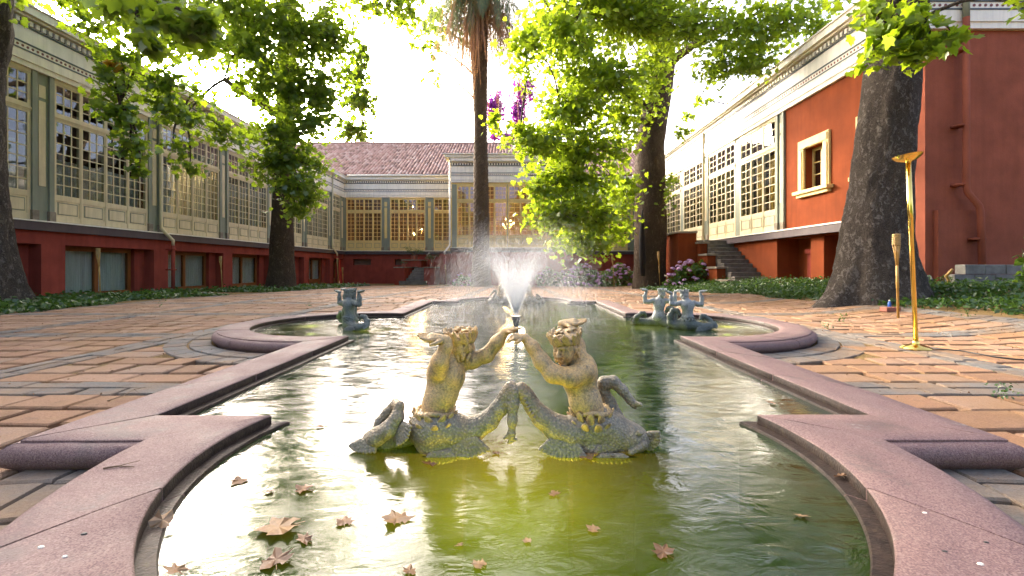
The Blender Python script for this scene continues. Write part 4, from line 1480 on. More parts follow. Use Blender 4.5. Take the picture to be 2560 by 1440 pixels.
def build_trees():
    # ---- left tree, in front of the shaded wing
    Dl = 19.0
    pts = [P(702, 724, Dl), P(704, 660, Dl), P(706, 560, Dl), P(709, 460, Dl), P(712, 340, Dl), P(716, 200, Dl), P(720, 60, Dl), P(722, -120, Dl), P(726, -330, Dl)]
    pts[0].z = gzf(pts[0].x, Dl) - 0.15
    rad = [0.58, 0.48, 0.43, 0.40, 0.38, 0.36, 0.33, 0.28, 0.2]
    cl = [(560, 30, 250, 55, 14.5, 1.6, 900), (380, 45, 150, 60, 11, 1.0, 260), (300, 150, 70, 55, 10.8, .6, 90), (285, 215, 50, 60, 10.6, .5, 80),
          (300, 290, 55, 42, 10.5, .5, 84), (328, 365, 34, 46, 10.4, .4, 56), (350, 428, 20, 20, 10.4, .25, 18), (450, 285, 80, 34, 11.5, .6, 100),
          (432, 370, 40, 26, 11.2, .4, 34), (475, 425, 28, 22, 11.2, .3, 20), (560, 330, 80, 34, 12.5, .7, 110), (625, 110, 100, 75, 14, 1.1, 420),
          (720, 90, 130, 100, 15, 1.3, 760), (825, 90, 62, 100, 15.5, 1.0, 420), (800, 235, 70, 80, 15.5, .9, 360), (715, 225, 80, 85, 15, 1.0, 430),
          (650, 205, 45, 60, 14.5, .7, 140), (700, 335, 90, 50, 14.6, .8, 330), (785, 310, 70, 34, 15, .6, 150), (715, 405, 85, 45, 14.4, .7, 290),
          (745, 470, 70, 46, 14.3, .6, 220), (738, 530, 38, 22, 14.3, .35, 55), (640, 425, 40, 36, 14.2, .4, 60), (800, 410, 45, 30, 15, .4, 60), (480, 100, 110, 60, 12.5, .8, 260),
          (490, 235, 40, 30, 12, .6, 24), (600, 215, 30, 30, 13, .6, 24), (400, 215, 55, 45, 11, .5, 110), (780, 500, 30, 20, 14.5, .3, 30), (240, 60, 70, 55, 11.5, .7, 120), (860, 200, 30, 40, 16, .4, 50),
          (420, -130, 330, 90, 12, 2.0, 520), (800, -150, 260, 90, 14, 2.0, 460), (300, -330, 380, 110, 11, 2.5, 420), (800, -380, 330, 130, 13, 2.5, 420)]
    limbs = [(P(713, 300, Dl), P(560, 200, 14), .17, .06), (P(716, 200, Dl), P(420, 60, 12), .2, .05), (P(712, 330, Dl), P(800, 200, 15.5), .14, .05),
             (P(709, 420, Dl), P(720, 410, 15), .10, .04), (P(420, 60, 12), P(300, 260, 10.6), .05, .02), (P(560, 200, 14), P(450, 300, 11.6), .05, .02), (P(720, 50, Dl), P(700, 20, 15), .2, .06)]
    lt = plane_tree('leafy tree standing before the shaded wing, its low boughs hanging over the windows', pts, rad, M['bark'], cl, limbs, M['leaf'], 31, (0.105, 0.18), flare=0.25, dens=2.2)
    g = np.random.default_rng(5)
    p = np.array([P(283, 160, 10.5)]) - np.array(lt.location) + g.normal(0, 0.07, (14, 3))
    leaves('yellowed_leaf', p, g.uniform(.13, .2, 14), M['leaf_autumn'], lt, seed=8)
    # ---- right middle tree with a hollow trunk
    Dm = 20.3
    pts = [P(1624, 716, Dm), P(1624, 650, Dm), P(1626, 560, Dm), P(1625, 460, Dm), P(1624, 370, Dm), P(1632, 300, Dm), P(1650, 220, Dm), P(1660, 150, Dm), P(1648, 60, Dm), P(1640, -80, Dm), P(1650, -260, Dm)]
    pts[0].z = gzf(pts[0].x, Dm) - 0.2
    rad = [0.72, 0.68, 0.70, 0.68, 0.62, 0.62, 0.55, 0.50, 0.46, 0.36, 0.22]
    cl = [(1560, 50, 250, 65, 16, 1.8, 1500), (1405, 95, 95, 80, 14.5, 1.2, 560), (1318, 105, 55, 42, 13, .6, 130), (1495, 200, 125, 75, 15, 1.3, 800),
          (1430, 275, 95, 58, 14.5, 1.0, 480), (1350, 355, 85, 42, 14, .7, 260), (1232, 303, 30, 22, 13.2, .2, 22), (1290, 335, 55, 26, 13.6, .35, 70), (1450, 375, 130, 62, 15, 1.0, 620),
          (1425, 455, 112, 58, 15, .9, 520), (1395, 540, 84, 52, 14.6, .7, 330), (1480, 540, 95, 68, 15.4, .9, 470), (1455, 612, 85, 32, 15.2, .6, 190),
          (1560, 475, 42, 85, 16.5, .7, 260), (1620, 215, 62, 90, 18.4, .8, 340), (1640, 110, 70, 60, 18.2, .8, 260), (1720, 60, 105, 62, 16.5, 1.2, 360), (1850, 75, 120, 70, 15.5, 1.2, 400),
          (1980, 50, 110, 50, 14.5, 1.0, 280), (1800, 165, 70, 50, 15.5, .8, 210), (1880, 150, 70, 42, 15, .7, 180), (1695, 330, 26, 22, 19, .4, 30), (1676, 470, 18, 60, 19.4, .4, 46), (1560, 300, 60, 60, 16, .9, 260), (2070, 90, 40, 40, 14.5, .5, 70),
          (1540, 590, 34, 40, 16, .4, 70), (1330, 560, 26, 24, 14.6, .25, 24), (1350, 470, 40, 40, 14.8, .4, 80), (1320, 190, 34, 34, 13.5, .4, 44), (1500, -10, 200, 40, 15, 1.4, 420),
          (1600, -170, 380, 100, 15, 2.2, 620), (1250, -220, 200, 80, 15, 1.5, 220), (1700, -420, 420, 140, 14, 2.5, 520)]
    limbs = [(P(1640, 290, Dm), P(1500, 210, 15.4), .2, .05), (P(1658, 170, Dm), P(1850, 60, 15.8), .22, .06), (P(1650, 80, Dm), P(1520, 20, 16), .25, .06), (P(1630, 310, Dm), P(1450, 350, 15.2), .16, .04),
             (P(1500, 210, 15.4), P(1400, 280, 14.6), .05, .02), (P(1450, 350, 15.2), P(1430, 540, 15.1), .05, .02), (P(1450, 350, 15.2), P(1300, 330, 13.7), .04, .012), (P(1640, 0, Dm), P(1400, 80, 14.8), .2, .05), (P(1850, 60, 15.8), P(1980, 40, 14.6), .06, .03)]
    mt = plane_tree('bright green tree with a split hollow trunk and a curtain of sunlit leaves', pts, rad, M['bark'], cl, limbs, M['leaf_bright'], 41, (0.11, 0.19), flare=0.12, dens=2.3)
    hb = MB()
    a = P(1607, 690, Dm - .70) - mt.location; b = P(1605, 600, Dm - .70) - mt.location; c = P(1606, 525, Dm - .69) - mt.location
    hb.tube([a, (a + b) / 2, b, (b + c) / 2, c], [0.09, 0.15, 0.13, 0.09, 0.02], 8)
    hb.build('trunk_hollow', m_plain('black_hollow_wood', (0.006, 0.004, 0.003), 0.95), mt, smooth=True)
    # ---- big tree at the right
    Dr = 8.5
    pts = [P(2190, 752, Dr), P(2192, 700, Dr), P(2190, 640, Dr), P(2192, 560, Dr), P(2206, 430, Dr), P(2218, 300, Dr), P(2230, 170, Dr), P(2244, 60, Dr), P(2256, -80, Dr), P(2270, -300, Dr), P(2300, -600, Dr)]
    pts[0].z = gzf(pts[0].x, Dr) - 0.25
    rad = [0.74, 0.68, 0.58, 0.52, 0.47, 0.44, 0.425, 0.43, 0.42, 0.36, 0.24]
    cl = [(2195, 40, 55, 45, 7.2, .35, 60), (2270, 80, 60, 48, 6.9, .35, 74), (2330, 92, 62, 30, 6.7, .3, 52), (2185, 140, 34, 42, 7.1, .25, 40), (2300, 130, 50, 28, 6.8, .25, 36), (2215, 105, 36, 34, 7.1, .2, 30), (2390, 85, 24, 14, 6.7, .15, 10),
          (2560, 20, 60, 30, 6.2, .4, 16), (2300, -120, 260, 90, 7.5, 1.5, 300), (2100, -160, 200, 80, 8.5, 1.2, 200)]
    limbs = [(P(2244, 60, Dr - .2), P(2280, 60, 7.0), .05, .015), (P(2240, 20, Dr), P(2200, 60, 7.2), .05, .015)]
    plane_tree('massive leaning tree with flaking grey bark beside the end wall', pts, rad, M['bark_big'], cl, limbs, M['leaf_bright'], 51, (0.13, 0.21), flare=0.62, dens=1.1, lump=0.10)
    # ---- far left tree, cut by the frame
    De = 10.3
    pts = [P(-50, 765, De), P(-45, 700, De), P(-52, 600, De), P(-60, 450, De), P(-66, 300, De), P(-66, 160, De), P(-50, 60, De), P(-40, -100, De), P(-60, -400, De)]
    pts[0].z = gzf(pts[0].x, De) - 0.2
    rad = [0.76, 0.64, 0.56, 0.50, 0.48, 0.50, 0.54, 0.48, 0.34]
    cl = [(60, -60, 130, 60, 9.5, .7, 160), (-40, -20, 60, 40, 9.5, .5, 60), (200, -70, 120, 60, 9, .6, 140), (190, 15, 50, 26, 14, .6, 60), (110, 5, 40, 20, 14, .6, 40)]
    limbs = [(P(-45, 0, De), P(100, -70, 9.4), .2, .06)]
    plane_tree('thick dark trunk at the edge, cut off beside the first window bay', pts, rad, M['bark_big'], cl, limbs, M['leaf'], 61, (0.15, 0.22), flare=0.35, lump=0.08)
    # ---- overhanging bough near the camera, top left, and the canopy over the middle
    g = np.random.default_rng(71)
    root = empty('hanging_bough', P(470, 60, 5.2), 0, 'dark leafy bough hanging close at the top, before the shaded wing', 'bough')
    o3 = root.location
    C = []
    for (px, py, rx, ry, d, dr, n) in [(380, 20, 110, 40, 5.4, .3, 90), (450, 75, 90, 38, 5.0, .25, 90), (510, 45, 60, 34, 5.0, .25, 50), (380, 110, 60, 24, 5.2, .2, 36), (300, 20, 70, 30, 5.8, .3, 40)]:
        s = d / F_PX
        p, st, tp = cluster_points(P(px, py, d) - o3, (rx * s, dr, ry * s), n, g); C.append(p)
    C = np.concatenate(C)
    leaves('leaf_spray', C, g.uniform(.11, .19, len(C)), M['leaf'], root, seed=72)
    mb = MB(); q = random.Random(4)
    for (a, b, c) in (((150, -160, 6.5), (330, -10, 5.6), (460, 80, 5.0)), ((330, -10, 5.6), (440, 20, 5.2), (540, 50, 5.0)), ((330, -10, 5.6), (350, 60, 5.4), (380, 115, 5.2))):
        mb.tube([P(*a) - o3, P(*b) - o3, P(*c) - o3], [0.035, 0.02, 0.008], 6)
    mb.build('branch', M['bark'], root, smooth=True)
    # canopy behind, over the middle, on far trees
    def far_tree(label, px, d, clusters, mat, seed, size, tr=0.3, ztop=None):
        g = np.random.default_rng(seed)
        b = Vector(((px - CX) / F_PX * d, d, gzf(0, d) - 0.3))
        r = empty('tall_tree', b, 0, label, 'tree', 'trees beyond the roofs')
        C = []
        top = max(P(0, c[1] - c[3] * .5, c[4]).z for c in clusters) - b.z
        mb = MB()
        mb.tube([(0, 0, 0), (0.2, 0, top * .4), (-0.1, 0, top * .6), (0.1, 0, top * .8)], [tr * 1.3, tr, tr * .5, tr * .12], 10)
        mb.build('trunk', M['bark'], r, smooth=True)
        bm_ = MB(); q = random.Random(seed)
        for (cx, cy_, rx, ry, dd, dr, n) in clusters:
            s = dd / F_PX
            c = P(cx, cy_, dd) - b
            p, st, tp = cluster_points(c, (rx * s, dr, ry * s), n, g, twigs=max(5, n // 16)); C.append(p)
            zz = min(max(c.z - 1.2, 1), top * .9)
            bm_.tube(bent((0.1, 0, zz), c, 0.4, q, 4), [tr * .35, .08, .06, .05, .03], 5)
        bm_.build('branch', M['bark'], r, smooth=True)['kind'] = 'stuff'
        C = np.concatenate(C)
        leaves('crown', C, g.uniform(*size, len(C)), mat, r, shape=ROUND, seed=seed + 1)
        return r
    far_tree('tall airy tree rising behind the tiled roof, left of the palm', 905, 52, [(890, 190, 34, 40, 52, 2, 900), (900, 255, 40, 45, 52, 2, 1200), (885, 330, 44, 36, 52, 2, 1000), (870, 400, 60, 40, 52, 2, 600), (900, 130, 24, 30, 52, 1.5, 400)], M['leaf'], 81, (.25, .45))
    far_tree('light green crown above the roof between the palm and the near boughs', 1196, 44, [(990, 20, 110, 36, 40, 2.5, 520), (1060, 60, 70, 44, 40, 2, 300), (1070, 120, 40, 40, 40, 1.6, 90), (920, 10, 60, 30, 40, 2, 200), (1075, 190, 26, 26, 40, 1, 40)], M['leaf_bright'], 83, (.28, .48))
    far_tree('bushy tree behind the right wing roof', 1900, 40, [(1760, 250, 40, 20, 40, 1.5, 60), (1700, 310, 40, 25, 40, 1.5, 60)], M['leaf_bright'], 85, (.25, .4))
    # bougainvillea climbing above the roof
    rt = empty('bougainvillea', (1.2, 46, gzf(0, 46) - .3), 0, 'purple bougainvillea climbing above the roof right of the palm', 'climbing shrub')
    C = []
    for (px, py, rx, ry, n) in [(1238, 268, 26, 40, 900), (1232, 310, 26, 24, 450), (1310, 230, 28, 36, 900), (1296, 285, 22, 46, 900), (1290, 345, 50, 18, 600), (1235, 345, 26, 14, 120), (1250, 240, 8, 20, 40), (1325, 205, 12, 14, 80)]:
        s = 46 / F_PX
        p, st, tp = cluster_points(P(px, py, 46) - rt.location, (rx * s, .7, ry * s), n, g); C.append(p)
    C = np.concatenate(C)
    leaves('bract_mass', C, g.uniform(.16, .34, len(C)), M['petal_purple'], rt, shape=ROUND, seed=87)
    mb = MB()
    for (px, py) in ((1236, 240), (1312, 210), (1290, 345)):
        e = P(px, py, 46) - rt.location
        mb.tube([(0, 0.4, 0), (e.x * .5, .3, e.z * .5), (e.x, .2, e.z)], [.14, .09, .03], 6)
    mb.build('stem', M['bark'], rt, smooth=True)

def palm():
    D = 25.0
    b = P(1203, 720, D); b.z = gzf(b.x, D) - 0.1
    root = empty('palm_tree', b, 0, 'tall palm with a skirt of dead brown fronds before the pavilion', 'palm tree')
    top = P(1198, 6, D)
    pts = [b, P(1203, 640, D), P(1203, 520, D), P(1202, 400, D), P(1201, 290, D), P(1200, 200, D), P(1196, 90, D), top]
    rad = [0.56, 0.46, 0.42, 0.38, 0.35, 0.40, 0.5, 0.55]
    P2, R2 = [], []
    for i in range(len(pts) - 1):
        for s in range(22):
            t = s / 22
            P2.append((Vector(pts[i]).lerp(Vector(pts[i + 1]), t)) - b); R2.append(rad[i] * (1 - t) + rad[i + 1] * t)
    def fn(i, k, an, r, p):
        return r * (1 + 0.05 * ((i + (k % 2)) % 2) + 0.05 * noise.noise(Vector((an * 2, p.z * 3, 1))))
    mb = MB(); mb.tube(P2, R2, 16, True, fn); mb.build('trunk', M['bark_palm'], root)
    q = random.Random(91)
    def frond(mat, L, dead, seed):
        """rachis along +x bending down; leaflets on both sides; local mesh"""
        q = random.Random(seed)
        vs, fs, T = [], [], []
        n = 46
        pts = []
        x = z = 0.0
        for i in range(n + 1):
            f = i / n
            pts.append(Vector((x, 0, z)))
            if dead: ang = R(42 - 110 * min(f / .27, 1) - 19 * max(0, f - .27) / .73)
            else: ang = R(50 - 118 * f)
            x += math.cos(ang) * L / n; z += math.sin(ang) * L / n
        def quad(a, b, c, d, t):
            k = len(vs); vs.extend([a, b, c, d]); fs.append((k, k + 1, k + 2, k + 3)); T.extend([t] * 4)
        for i in range(n):
            w = Vector((0, 0.022 * (1 - i / n) + 0.004, 0))
            quad(pts[i] - w, pts[i] + w, pts[i + 1] + w, pts[i + 1] - w, 0.8)
        for i in range(4, n + 1):
            f = i / n
            ll = (0.55 if not dead else 0.42) * math.sin(math.pi * min(1, 0.12 + 0.9 * f)) + 0.10
            d = (pts[min(i + 1, n)] - pts[i - 1]).normalized()
            for s in (-1, 1):
                dirv = (d * (0.75 if not dead else 0.95) + Vector((0, s * (0.75 if not dead else 0.28), 0)) + Vector((0, 0, -0.35 if not dead else -0.5)) + Vector((q.uniform(-.15, .15), q.uniform(-.15, .15), q.uniform(-.2, .1)))).normalized()
                p = pts[i]
                wv = d * 0.022
                mid = p + dirv * ll * 0.5
                end = p + dirv * ll + Vector((0, 0, -0.12 * ll))
                quad(p - wv * .6, p + wv * .6, mid + wv, mid - wv, q.random())
                quad(mid - wv, mid + wv, end + wv * .15, end - wv * .15, q.random())
        me = bpy.data.meshes.new('frond'); me.from_pydata(vs, [], fs)
        at = me.attributes.new('tint', 'FLOAT', 'POINT'); at.data.foreach_set('value', np.array(T, np.float32))
        me.materials.append(mat); me.update()
        return me
    dead = [frond(M['frond_dead'], L, True, 100 + k) for k, L in enumerate((6.0, 7.0, 7.8, 5.2))]
    live = [frond(M['frond'], L, False, 120 + k) for k, L in enumerate((4.2, 4.8, 3.8))]
    c = top - b
    for k in range(170):
        a = q.uniform(0, 2 * math.pi)
        o = inst('dead_frond', dead[k % 4], root, c + Vector((0.35 * math.cos(a), 0.35 * math.sin(a), q.uniform(-1.6, 0.2))), (q.uniform(-.12, .12), q.uniform(-.12, .10), a))
        s = q.uniform(0.75, 1.08); o.scale = (s * q.uniform(.55, 1.0), s, s)
    for k in range(76):
        a = k * 2.399 + q.uniform(-.2, .2)
        o = inst('frond', live[k % 3], root, c + Vector((0.25 * math.cos(a), 0.25 * math.sin(a), 0.2 + 0.008 * k)), (q.uniform(-.15, .15), (q.uniform(0.45, 1.15) if k < 52 else q.uniform(-.3, .4)), a))

# ------------------------------------------------------------------ hydrangeas, pots, ground cover
def flower_head_mesh(seed, mat):
    g = np.random.default_rng(seed)
    n = 70
    d = g.normal(size=(n, 3)); d /= np.linalg.norm(d, axis=1)[:, None]
    d[:, 2] = np.abs(d[:, 2]) * 0.9 - 0.25
    V, Fc = [], []
    for i in range(n):
        p = Vector(d[i] * 1.0); nrm = p.normalized()
        u = nrm.orthogonal().normalized(); w = nrm.cross(u)
        r = g.uniform(.24, .36); ph = g.uniform(0, 6)
        k = len(V)
        V.append(tuple(p + nrm * .05))
        for j in range(8):
            a = ph + j * math.pi / 4
            rr = r if j % 2 == 0 else r * .6
            V.append(tuple(p + (u * math.cos(a) + w * math.sin(a)) * rr))
        for j in range(8): Fc.append((k, k + 1 + j, k + 1 + (j + 1) % 8))
    T = np.repeat(g.uniform(0, 1, n), 9)
    return np_mesh('flower_head', V, Fc, mat, T)

def hydrangeas():
    fm = [flower_head_mesh(200 + k, M['petal_pink']) for k in range(3)] + [flower_head_mesh(210, M['petal_pale'])]
    def shrub(label, cx, cy_, rx, ry, h, nl, nf, seed, size=(.10, .17), fr=(.075, .11)):
        g = np.random.default_rng(seed)
        z0 = gzf(cx, cy_)
        r = empty('hydrangea_shrub', (cx, cy_, z0 - 0.05), 0, label, 'flowering shrub', 'hydrangeas along the walls')
        d = g.normal(size=(nl, 3)); d /= np.linalg.norm(d, axis=1)[:, None]; d[:, 2] = np.abs(d[:, 2])
        rr = g.uniform(.5, 1.0, nl) ** .5
        p = d * rr[:, None] * np.array([rx, ry, h])
        bump = 1 + 0.18 * np.sin(d[:, 0] * 5 + seed) * np.cos(d[:, 2] * 6)
        p *= bump[:, None]
        leaves('foliage', p, g.uniform(*size, nl), M['leaf_hyd'], r, shape=ROUND, seed=seed + 1, droop=.5, flat=.6)
        st = MB()
        for k in range(14):
            a = g.uniform(0, 6.28)
            e = np.array([math.cos(a) * rx * .8, math.sin(a) * ry * .8, h * g.uniform(.5, .9)])
            st.tube([(e[0] * .15, e[1] * .15, 0), tuple(e * .6), tuple(e)], [.014, .011, .007], 4)
        st.build('stem', M['twig'], r)
        for k in range(nf):
            v = g.normal(size=3); v /= np.linalg.norm(v); v[2] = abs(v[2]); v[1] = -abs(v[1]) * .9 + .1 * v[1]
            q_ = v * np.array([rx, ry, h]) * g.uniform(.96, 1.10)
            s = g.uniform(*fr)
            inst('flower_head', fm[k % 4 if k % 7 == 3 else k % 3], r, q_, (v[1] * -.5, v[0] * .5, g.uniform(0, 6)), (s, s, s * .85))
    shrub('broad hydrangea with many pink heads below the stepped parapet', 7.35, 18.6, 1.15, .6, .95, 900, 46, 301)
    shrub('hydrangea with pink heads just left of the stepped parapet, behind the hollow tree', 6.9, 21.6, .6, .5, 1.0, 420, 24, 302)
    shrub('hydrangea at the foot of the end wall, right of the hollow tree shadow', 5.6, 24.6, 1.1, .7, 1.15, 900, 44, 303, (.10, .17), (.09, .135))
    shrub('hydrangea between the spray and the hollow tree, set far back', 3.9, 25.6, 1.1, .7, 1.2, 900, 40, 304, (.10, .17), (.09, .135))
    shrub('hydrangea half hidden by the falling spray on its right side', 2.2, 26.2, 1.0, .7, 1.05, 700, 16, 305)
    shrub('small pale hydrangea by the pavilion corner left of the palm', -3.0, 27.2, .75, .5, .75, 360, 14, 306)
    shrub('hydrangea leaning in by the far right plinth, half outside the picture', 8.95, 7.6, .42, .4, 1.28, 260, 6, 307, (.10, .16), (.07, .09))

def potted(name, label, x, y, z, rpot, hpot, spread, h, n, seed, bare=False):
    r = empty(name, (x, y, z), 0, label, 'potted plant', 'potted plants by the garden stair')
    mb = MB(); mb.lathe([(rpot * .7, 0), (rpot * .95, hpot * .8), (rpot, hpot * .82), (rpot, hpot), (rpot * .86, hpot), (rpot * .84, hpot * .9)], 14); mb.build('pot', M['terracotta'], r, angle=40)
    g = np.random.default_rng(seed)
    st = MB(); C = []
    for k in range(9 if not bare else 12):
        a = g.uniform(0, 6.28); e = np.array([math.cos(a) * spread * g.uniform(.5, 1), math.sin(a) * spread * .6, hpot + h * g.uniform(.45, 1)])
        st.tube([(0, 0, hpot * .85), (e[0] * .4, e[1] * .4, hpot + h * .35), tuple(e)], [.02, .014, .006], 5)
        C.append(e + g.normal(0, spread * .22, (n // 9, 3)) * np.array([1, .7, .5]))
    st.build('stem', M['twig'], r)
    if not bare: leaves('foliage', np.concatenate(C), g.uniform(.05, .09, len(C) * (n // 9)), M['leaf_ivy'], r, shape=OVAL, seed=seed + 1)
    else: leaves('foliage', np.concatenate(C)[:60], g.uniform(.04, .07, 60), M['leaf_ivy'], r, shape=OVAL, seed=seed + 1)

def pots():
    X, Z = _BX, _BZ
    potted('potted_plant', 'large bushy plant in a terracotta pot on the upper planter wall', X(1014), 32.6, Z(650) + .06, .26, .30, .62, .55, 400, 401)
    potted('potted_plant', 'bonsai shaped plant in a terracotta pot on the right pier of the stair', X(1076), 30.6, Z(669) + .05, .17, .28, .55, .52, 240, 402)
    potted('potted_plant', 'low small plant in a terracotta pot on the left pier of the stair', X(1003), 30.7, Z(669) + .05, .16, .2, .25, .16, 60, 403)
    potted('potted_plant', 'spindly bare plant in a terracotta pot beside the pavilion downpipe', X(1123), 32.2, Z(632) + .001, .2, .32, .5, .6, 90, 404, True)

def ground_cover():
    g = np.random.default_rng(501)
    def bed(name, label, n, fx, h, size, mat, shape, seed, droop=.3):
        P_ = fx(n)
        z = gz(P_[:, 0], P_[:, 1]) + np.abs(g.normal(0, .5, len(P_))) * h(P_)
        C = np.column_stack([P_, z])
        o = leaves(name, C, g.uniform(*size, len(C)), mat, None, shape=shape, seed=seed, droop=droop, flat=.6)
        tag(o, label, 'ground cover', None, 'stuff')
    def left(n):
        y = g.uniform(6.5, 21.5, n); e = -8.75 - .25 * np.sin(y * 1.3) - .15 * np.sin(y * 3.7)
        x = e - np.abs(g.beta(1.1, 1.6, n)) * (XL * -1 - 8.9 - .1)
        keep = ~((y > 13.5) & (y < 16.3) & (x > -11.0))
        return np.column_stack([x, y])[keep]
    bed('ivy_bed', 'dark ivy carpet along the foot of the shaded wing', 15000, left, lambda p: .09 * (1 + .5 * np.sin(p[:, 1] * 1.7)), (.05, .11), M['leaf_ivy'], ROUND, 502)
    def left2(n):
        y = g.uniform(16, 27, n); return np.column_stack([g.uniform(-11.5, -8.5, n), y])
    bed('ivy_bed', 'ivy patch round the foot of the leafy tree', 3500, left2, lambda p: .15, (.06, .12), M['leaf_ivy'], ROUND, 503)
    def right(n):
        y = g.uniform(4.2, 19, n); lim = 6.42 - .45 * sstep(6, 11, y) - .7 * sstep(12, 17, y) + .12 * np.sin(y * 2.3)
        x = lim + g.beta(1.0, 1.8, n) * (9.2 - lim) + np.where(y < Y_END - .3, g.beta(1, 3, n) * 2.5 * (g.random(n) < .6), 0)
        keep = (x < 9.1) | (y < Y_END - .2)
        return np.column_stack([x, y])[keep]
    bed('ivy_bed', 'green ground cover before the end wall and the massive tree', 26000, right, lambda p: .09 * (1 + .6 * np.sin(p[:, 1] * 2 + p[:, 0] * 3)), (.05, .10), M['leaf_ivy'], OVAL, 504)
    # dry litter along the edges and in the joints
    def litter(n):
        a = np.column_stack([g.uniform(4.8, 7.2, n // 2), g.uniform(4.0, 18, n // 2)])
        b = np.column_stack([g.uniform(-8.9, 6.0, n // 2), g.uniform(1.0, 14, n // 2)])
        P_ = np.concatenate([a, b])
        return np.array([p for p in P_ if not inside_pool(p[0], p[1], .36)])
    P_ = litter(9000)
    C = np.column_stack([P_, gz(P_[:, 0], P_[:, 1]) + .008])
    o = leaves('leaf_litter', C, g.uniform(.008, .026, len(C)), M['leaf_dead'], None, shape=OVAL, seed=505, droop=.05, flat=.12)
    tag(o, 'tiny dry leaf scraps strewn over the paving', 'litter', None, 'stuff')
    # weeds growing from joints
    for k, (px, py, n, s) in enumerate([(2065, 822, 30, .03), (2105, 805, 34, .03), (2420, 792, 24, .03), (2515, 1120, 50, .022), (400, 770, 10, .04), (770, 765, 10, .04)]):
        b = G(px, py) if py < 1100 else Vector((2.93, 2.72, 0))
        C = np.column_stack([g.normal(0, .035, n), g.normal(0, .035, n), np.abs(g.normal(.05, .04, n))])
        e = empty('weed', b, 0, ['tiny weed by the right lobe of the basin', 'weed with purple tips beyond the right lobe', 'low weed on the slabs beyond the brass lamp', 'weed at the end of the right stone roll',
                                 'weed in the slabs before the ivy carpet', 'weed on the slabs left of the far statues'][k], 'weed', 'weeds in the paving')
        leaves('leaf_tuft', C, g.uniform(s * .7, s * 1.3, n), M['leaf_ivy'], e, shape=OVAL, seed=510 + k, droop=-.4, flat=.4)

build_trees()
palm()
hydrangeas()
pots()
ground_cover()

def garden_behind():
    """the wood of the park behind the camera, that the windows and the water mirror"""
    g = np.random.default_rng(901)
    n = 12000
    x = g.uniform(-60, 60, n); y = g.uniform(-52, -36, n) ; h = g.beta(1.3, 1.1, n) * (15 + 3 * np.sin(x * .35) + 2.5 * np.sin(x * .9 + 1))
    C = np.column_stack([x, y, h])
    o = leaves('wood', C, g.uniform(.9, 1.9, n), M['leaf'], None, shape=ROUND, seed=902, droop=.4, flat=.6)
    tag(o, 'mass of park trees behind the viewer', None, None, 'stuff')
garden_behind()
# ================================================================== bronze figures as one smooth skin
def sd_grid(prims, h, pad=0.02):
    lo = np.full(3, 1e9); hi = np.full(3, -1e9)
    for p in prims:
        if p[0] == 'c': pts = [np.array(p[1]) - p[3], np.array(p[1]) + p[3], np.array(p[2]) - p[4], np.array(p[2]) + p[4]]
        else: m = max(p[2]); pts = [np.array(p[1]) - m, np.array(p[1]) + m]
        for q in pts: lo = np.minimum(lo, q); hi = np.maximum(hi, q)
    lo -= pad; hi += pad
    n = np.ceil((hi - lo) / h).astype(int) + 1
    F = np.full(n, 0.2, np.float32)
    for p in prims:
        k = p[-1]
        if p[0] == 'c': a, b, ra, rb = np.array(p[1]), np.array(p[2]), p[3], p[4]; l = np.minimum(a - ra, b - rb); u = np.maximum(a + ra, b + rb)
        else: m = max(p[2]); l = np.array(p[1]) - m; u = np.array(p[1]) + m
        mg = abs(k) + 3 * h + 0.012
        i0 = np.clip(np.floor((l - mg - lo) / h).astype(int), 0, n - 1); i1 = np.clip(np.ceil((u + mg - lo) / h).astype(int) + 1, 1, n)
        X = (lo[0] + h * np.arange(i0[0], i1[0]))[:, None, None].astype(np.float32)
        Y = (lo[1] + h * np.arange(i0[1], i1[1]))[None, :, None].astype(np.float32)
        Z = (lo[2] + h * np.arange(i0[2], i1[2]))[None, None, :].astype(np.float32)
        if p[0] == 'c':
            d = b - a; L2 = float(d @ d) + 1e-12
            t = np.clip(((X - a[0]) * d[0] + (Y - a[1]) * d[1] + (Z - a[2]) * d[2]) / L2, 0, 1)
            D = np.sqrt((X - a[0] - t * d[0]) ** 2 + (Y - a[1] - t * d[1]) ** 2 + (Z - a[2] - t * d[2]) ** 2) - (ra + (rb - ra) * t)
        else:
            c, r, M3 = np.array(p[1]), p[2], p[3]
            dx, dy, dz = X - c[0], Y - c[1], Z - c[2]
            if M3 is not None:
                ux = M3[0][0] * dx + M3[0][1] * dy + M3[0][2] * dz; uy = M3[1][0] * dx + M3[1][1] * dy + M3[1][2] * dz; uz = M3[2][0] * dx + M3[2][1] * dy + M3[2][2] * dz
            else: ux, uy, uz = dx, dy, dz
            k0 = np.sqrt((ux / r[0]) ** 2 + (uy / r[1]) ** 2 + (uz / r[2]) ** 2)
            k1 = np.sqrt((ux / r[0] ** 2) ** 2 + (uy / r[1] ** 2) ** 2 + (uz / r[2] ** 2) ** 2)
            D = k0 * (k0 - 1) / np.maximum(k1, 1e-6)
        S = F[i0[0]:i1[0], i0[1]:i1[1], i0[2]:i1[2]]
        if k > 0:
            hh = np.clip(0.5 + 0.5 * (S - D) / k, 0, 1)
            S[:] = S * (1 - hh) + D * hh - k * hh * (1 - hh)
        else:
            kk = -k
            hh = np.clip(0.5 - 0.5 * (S + D) / kk, 0, 1)
            S[:] = S * (1 - hh) - D * hh + kk * hh * (1 - hh)
    return F, lo

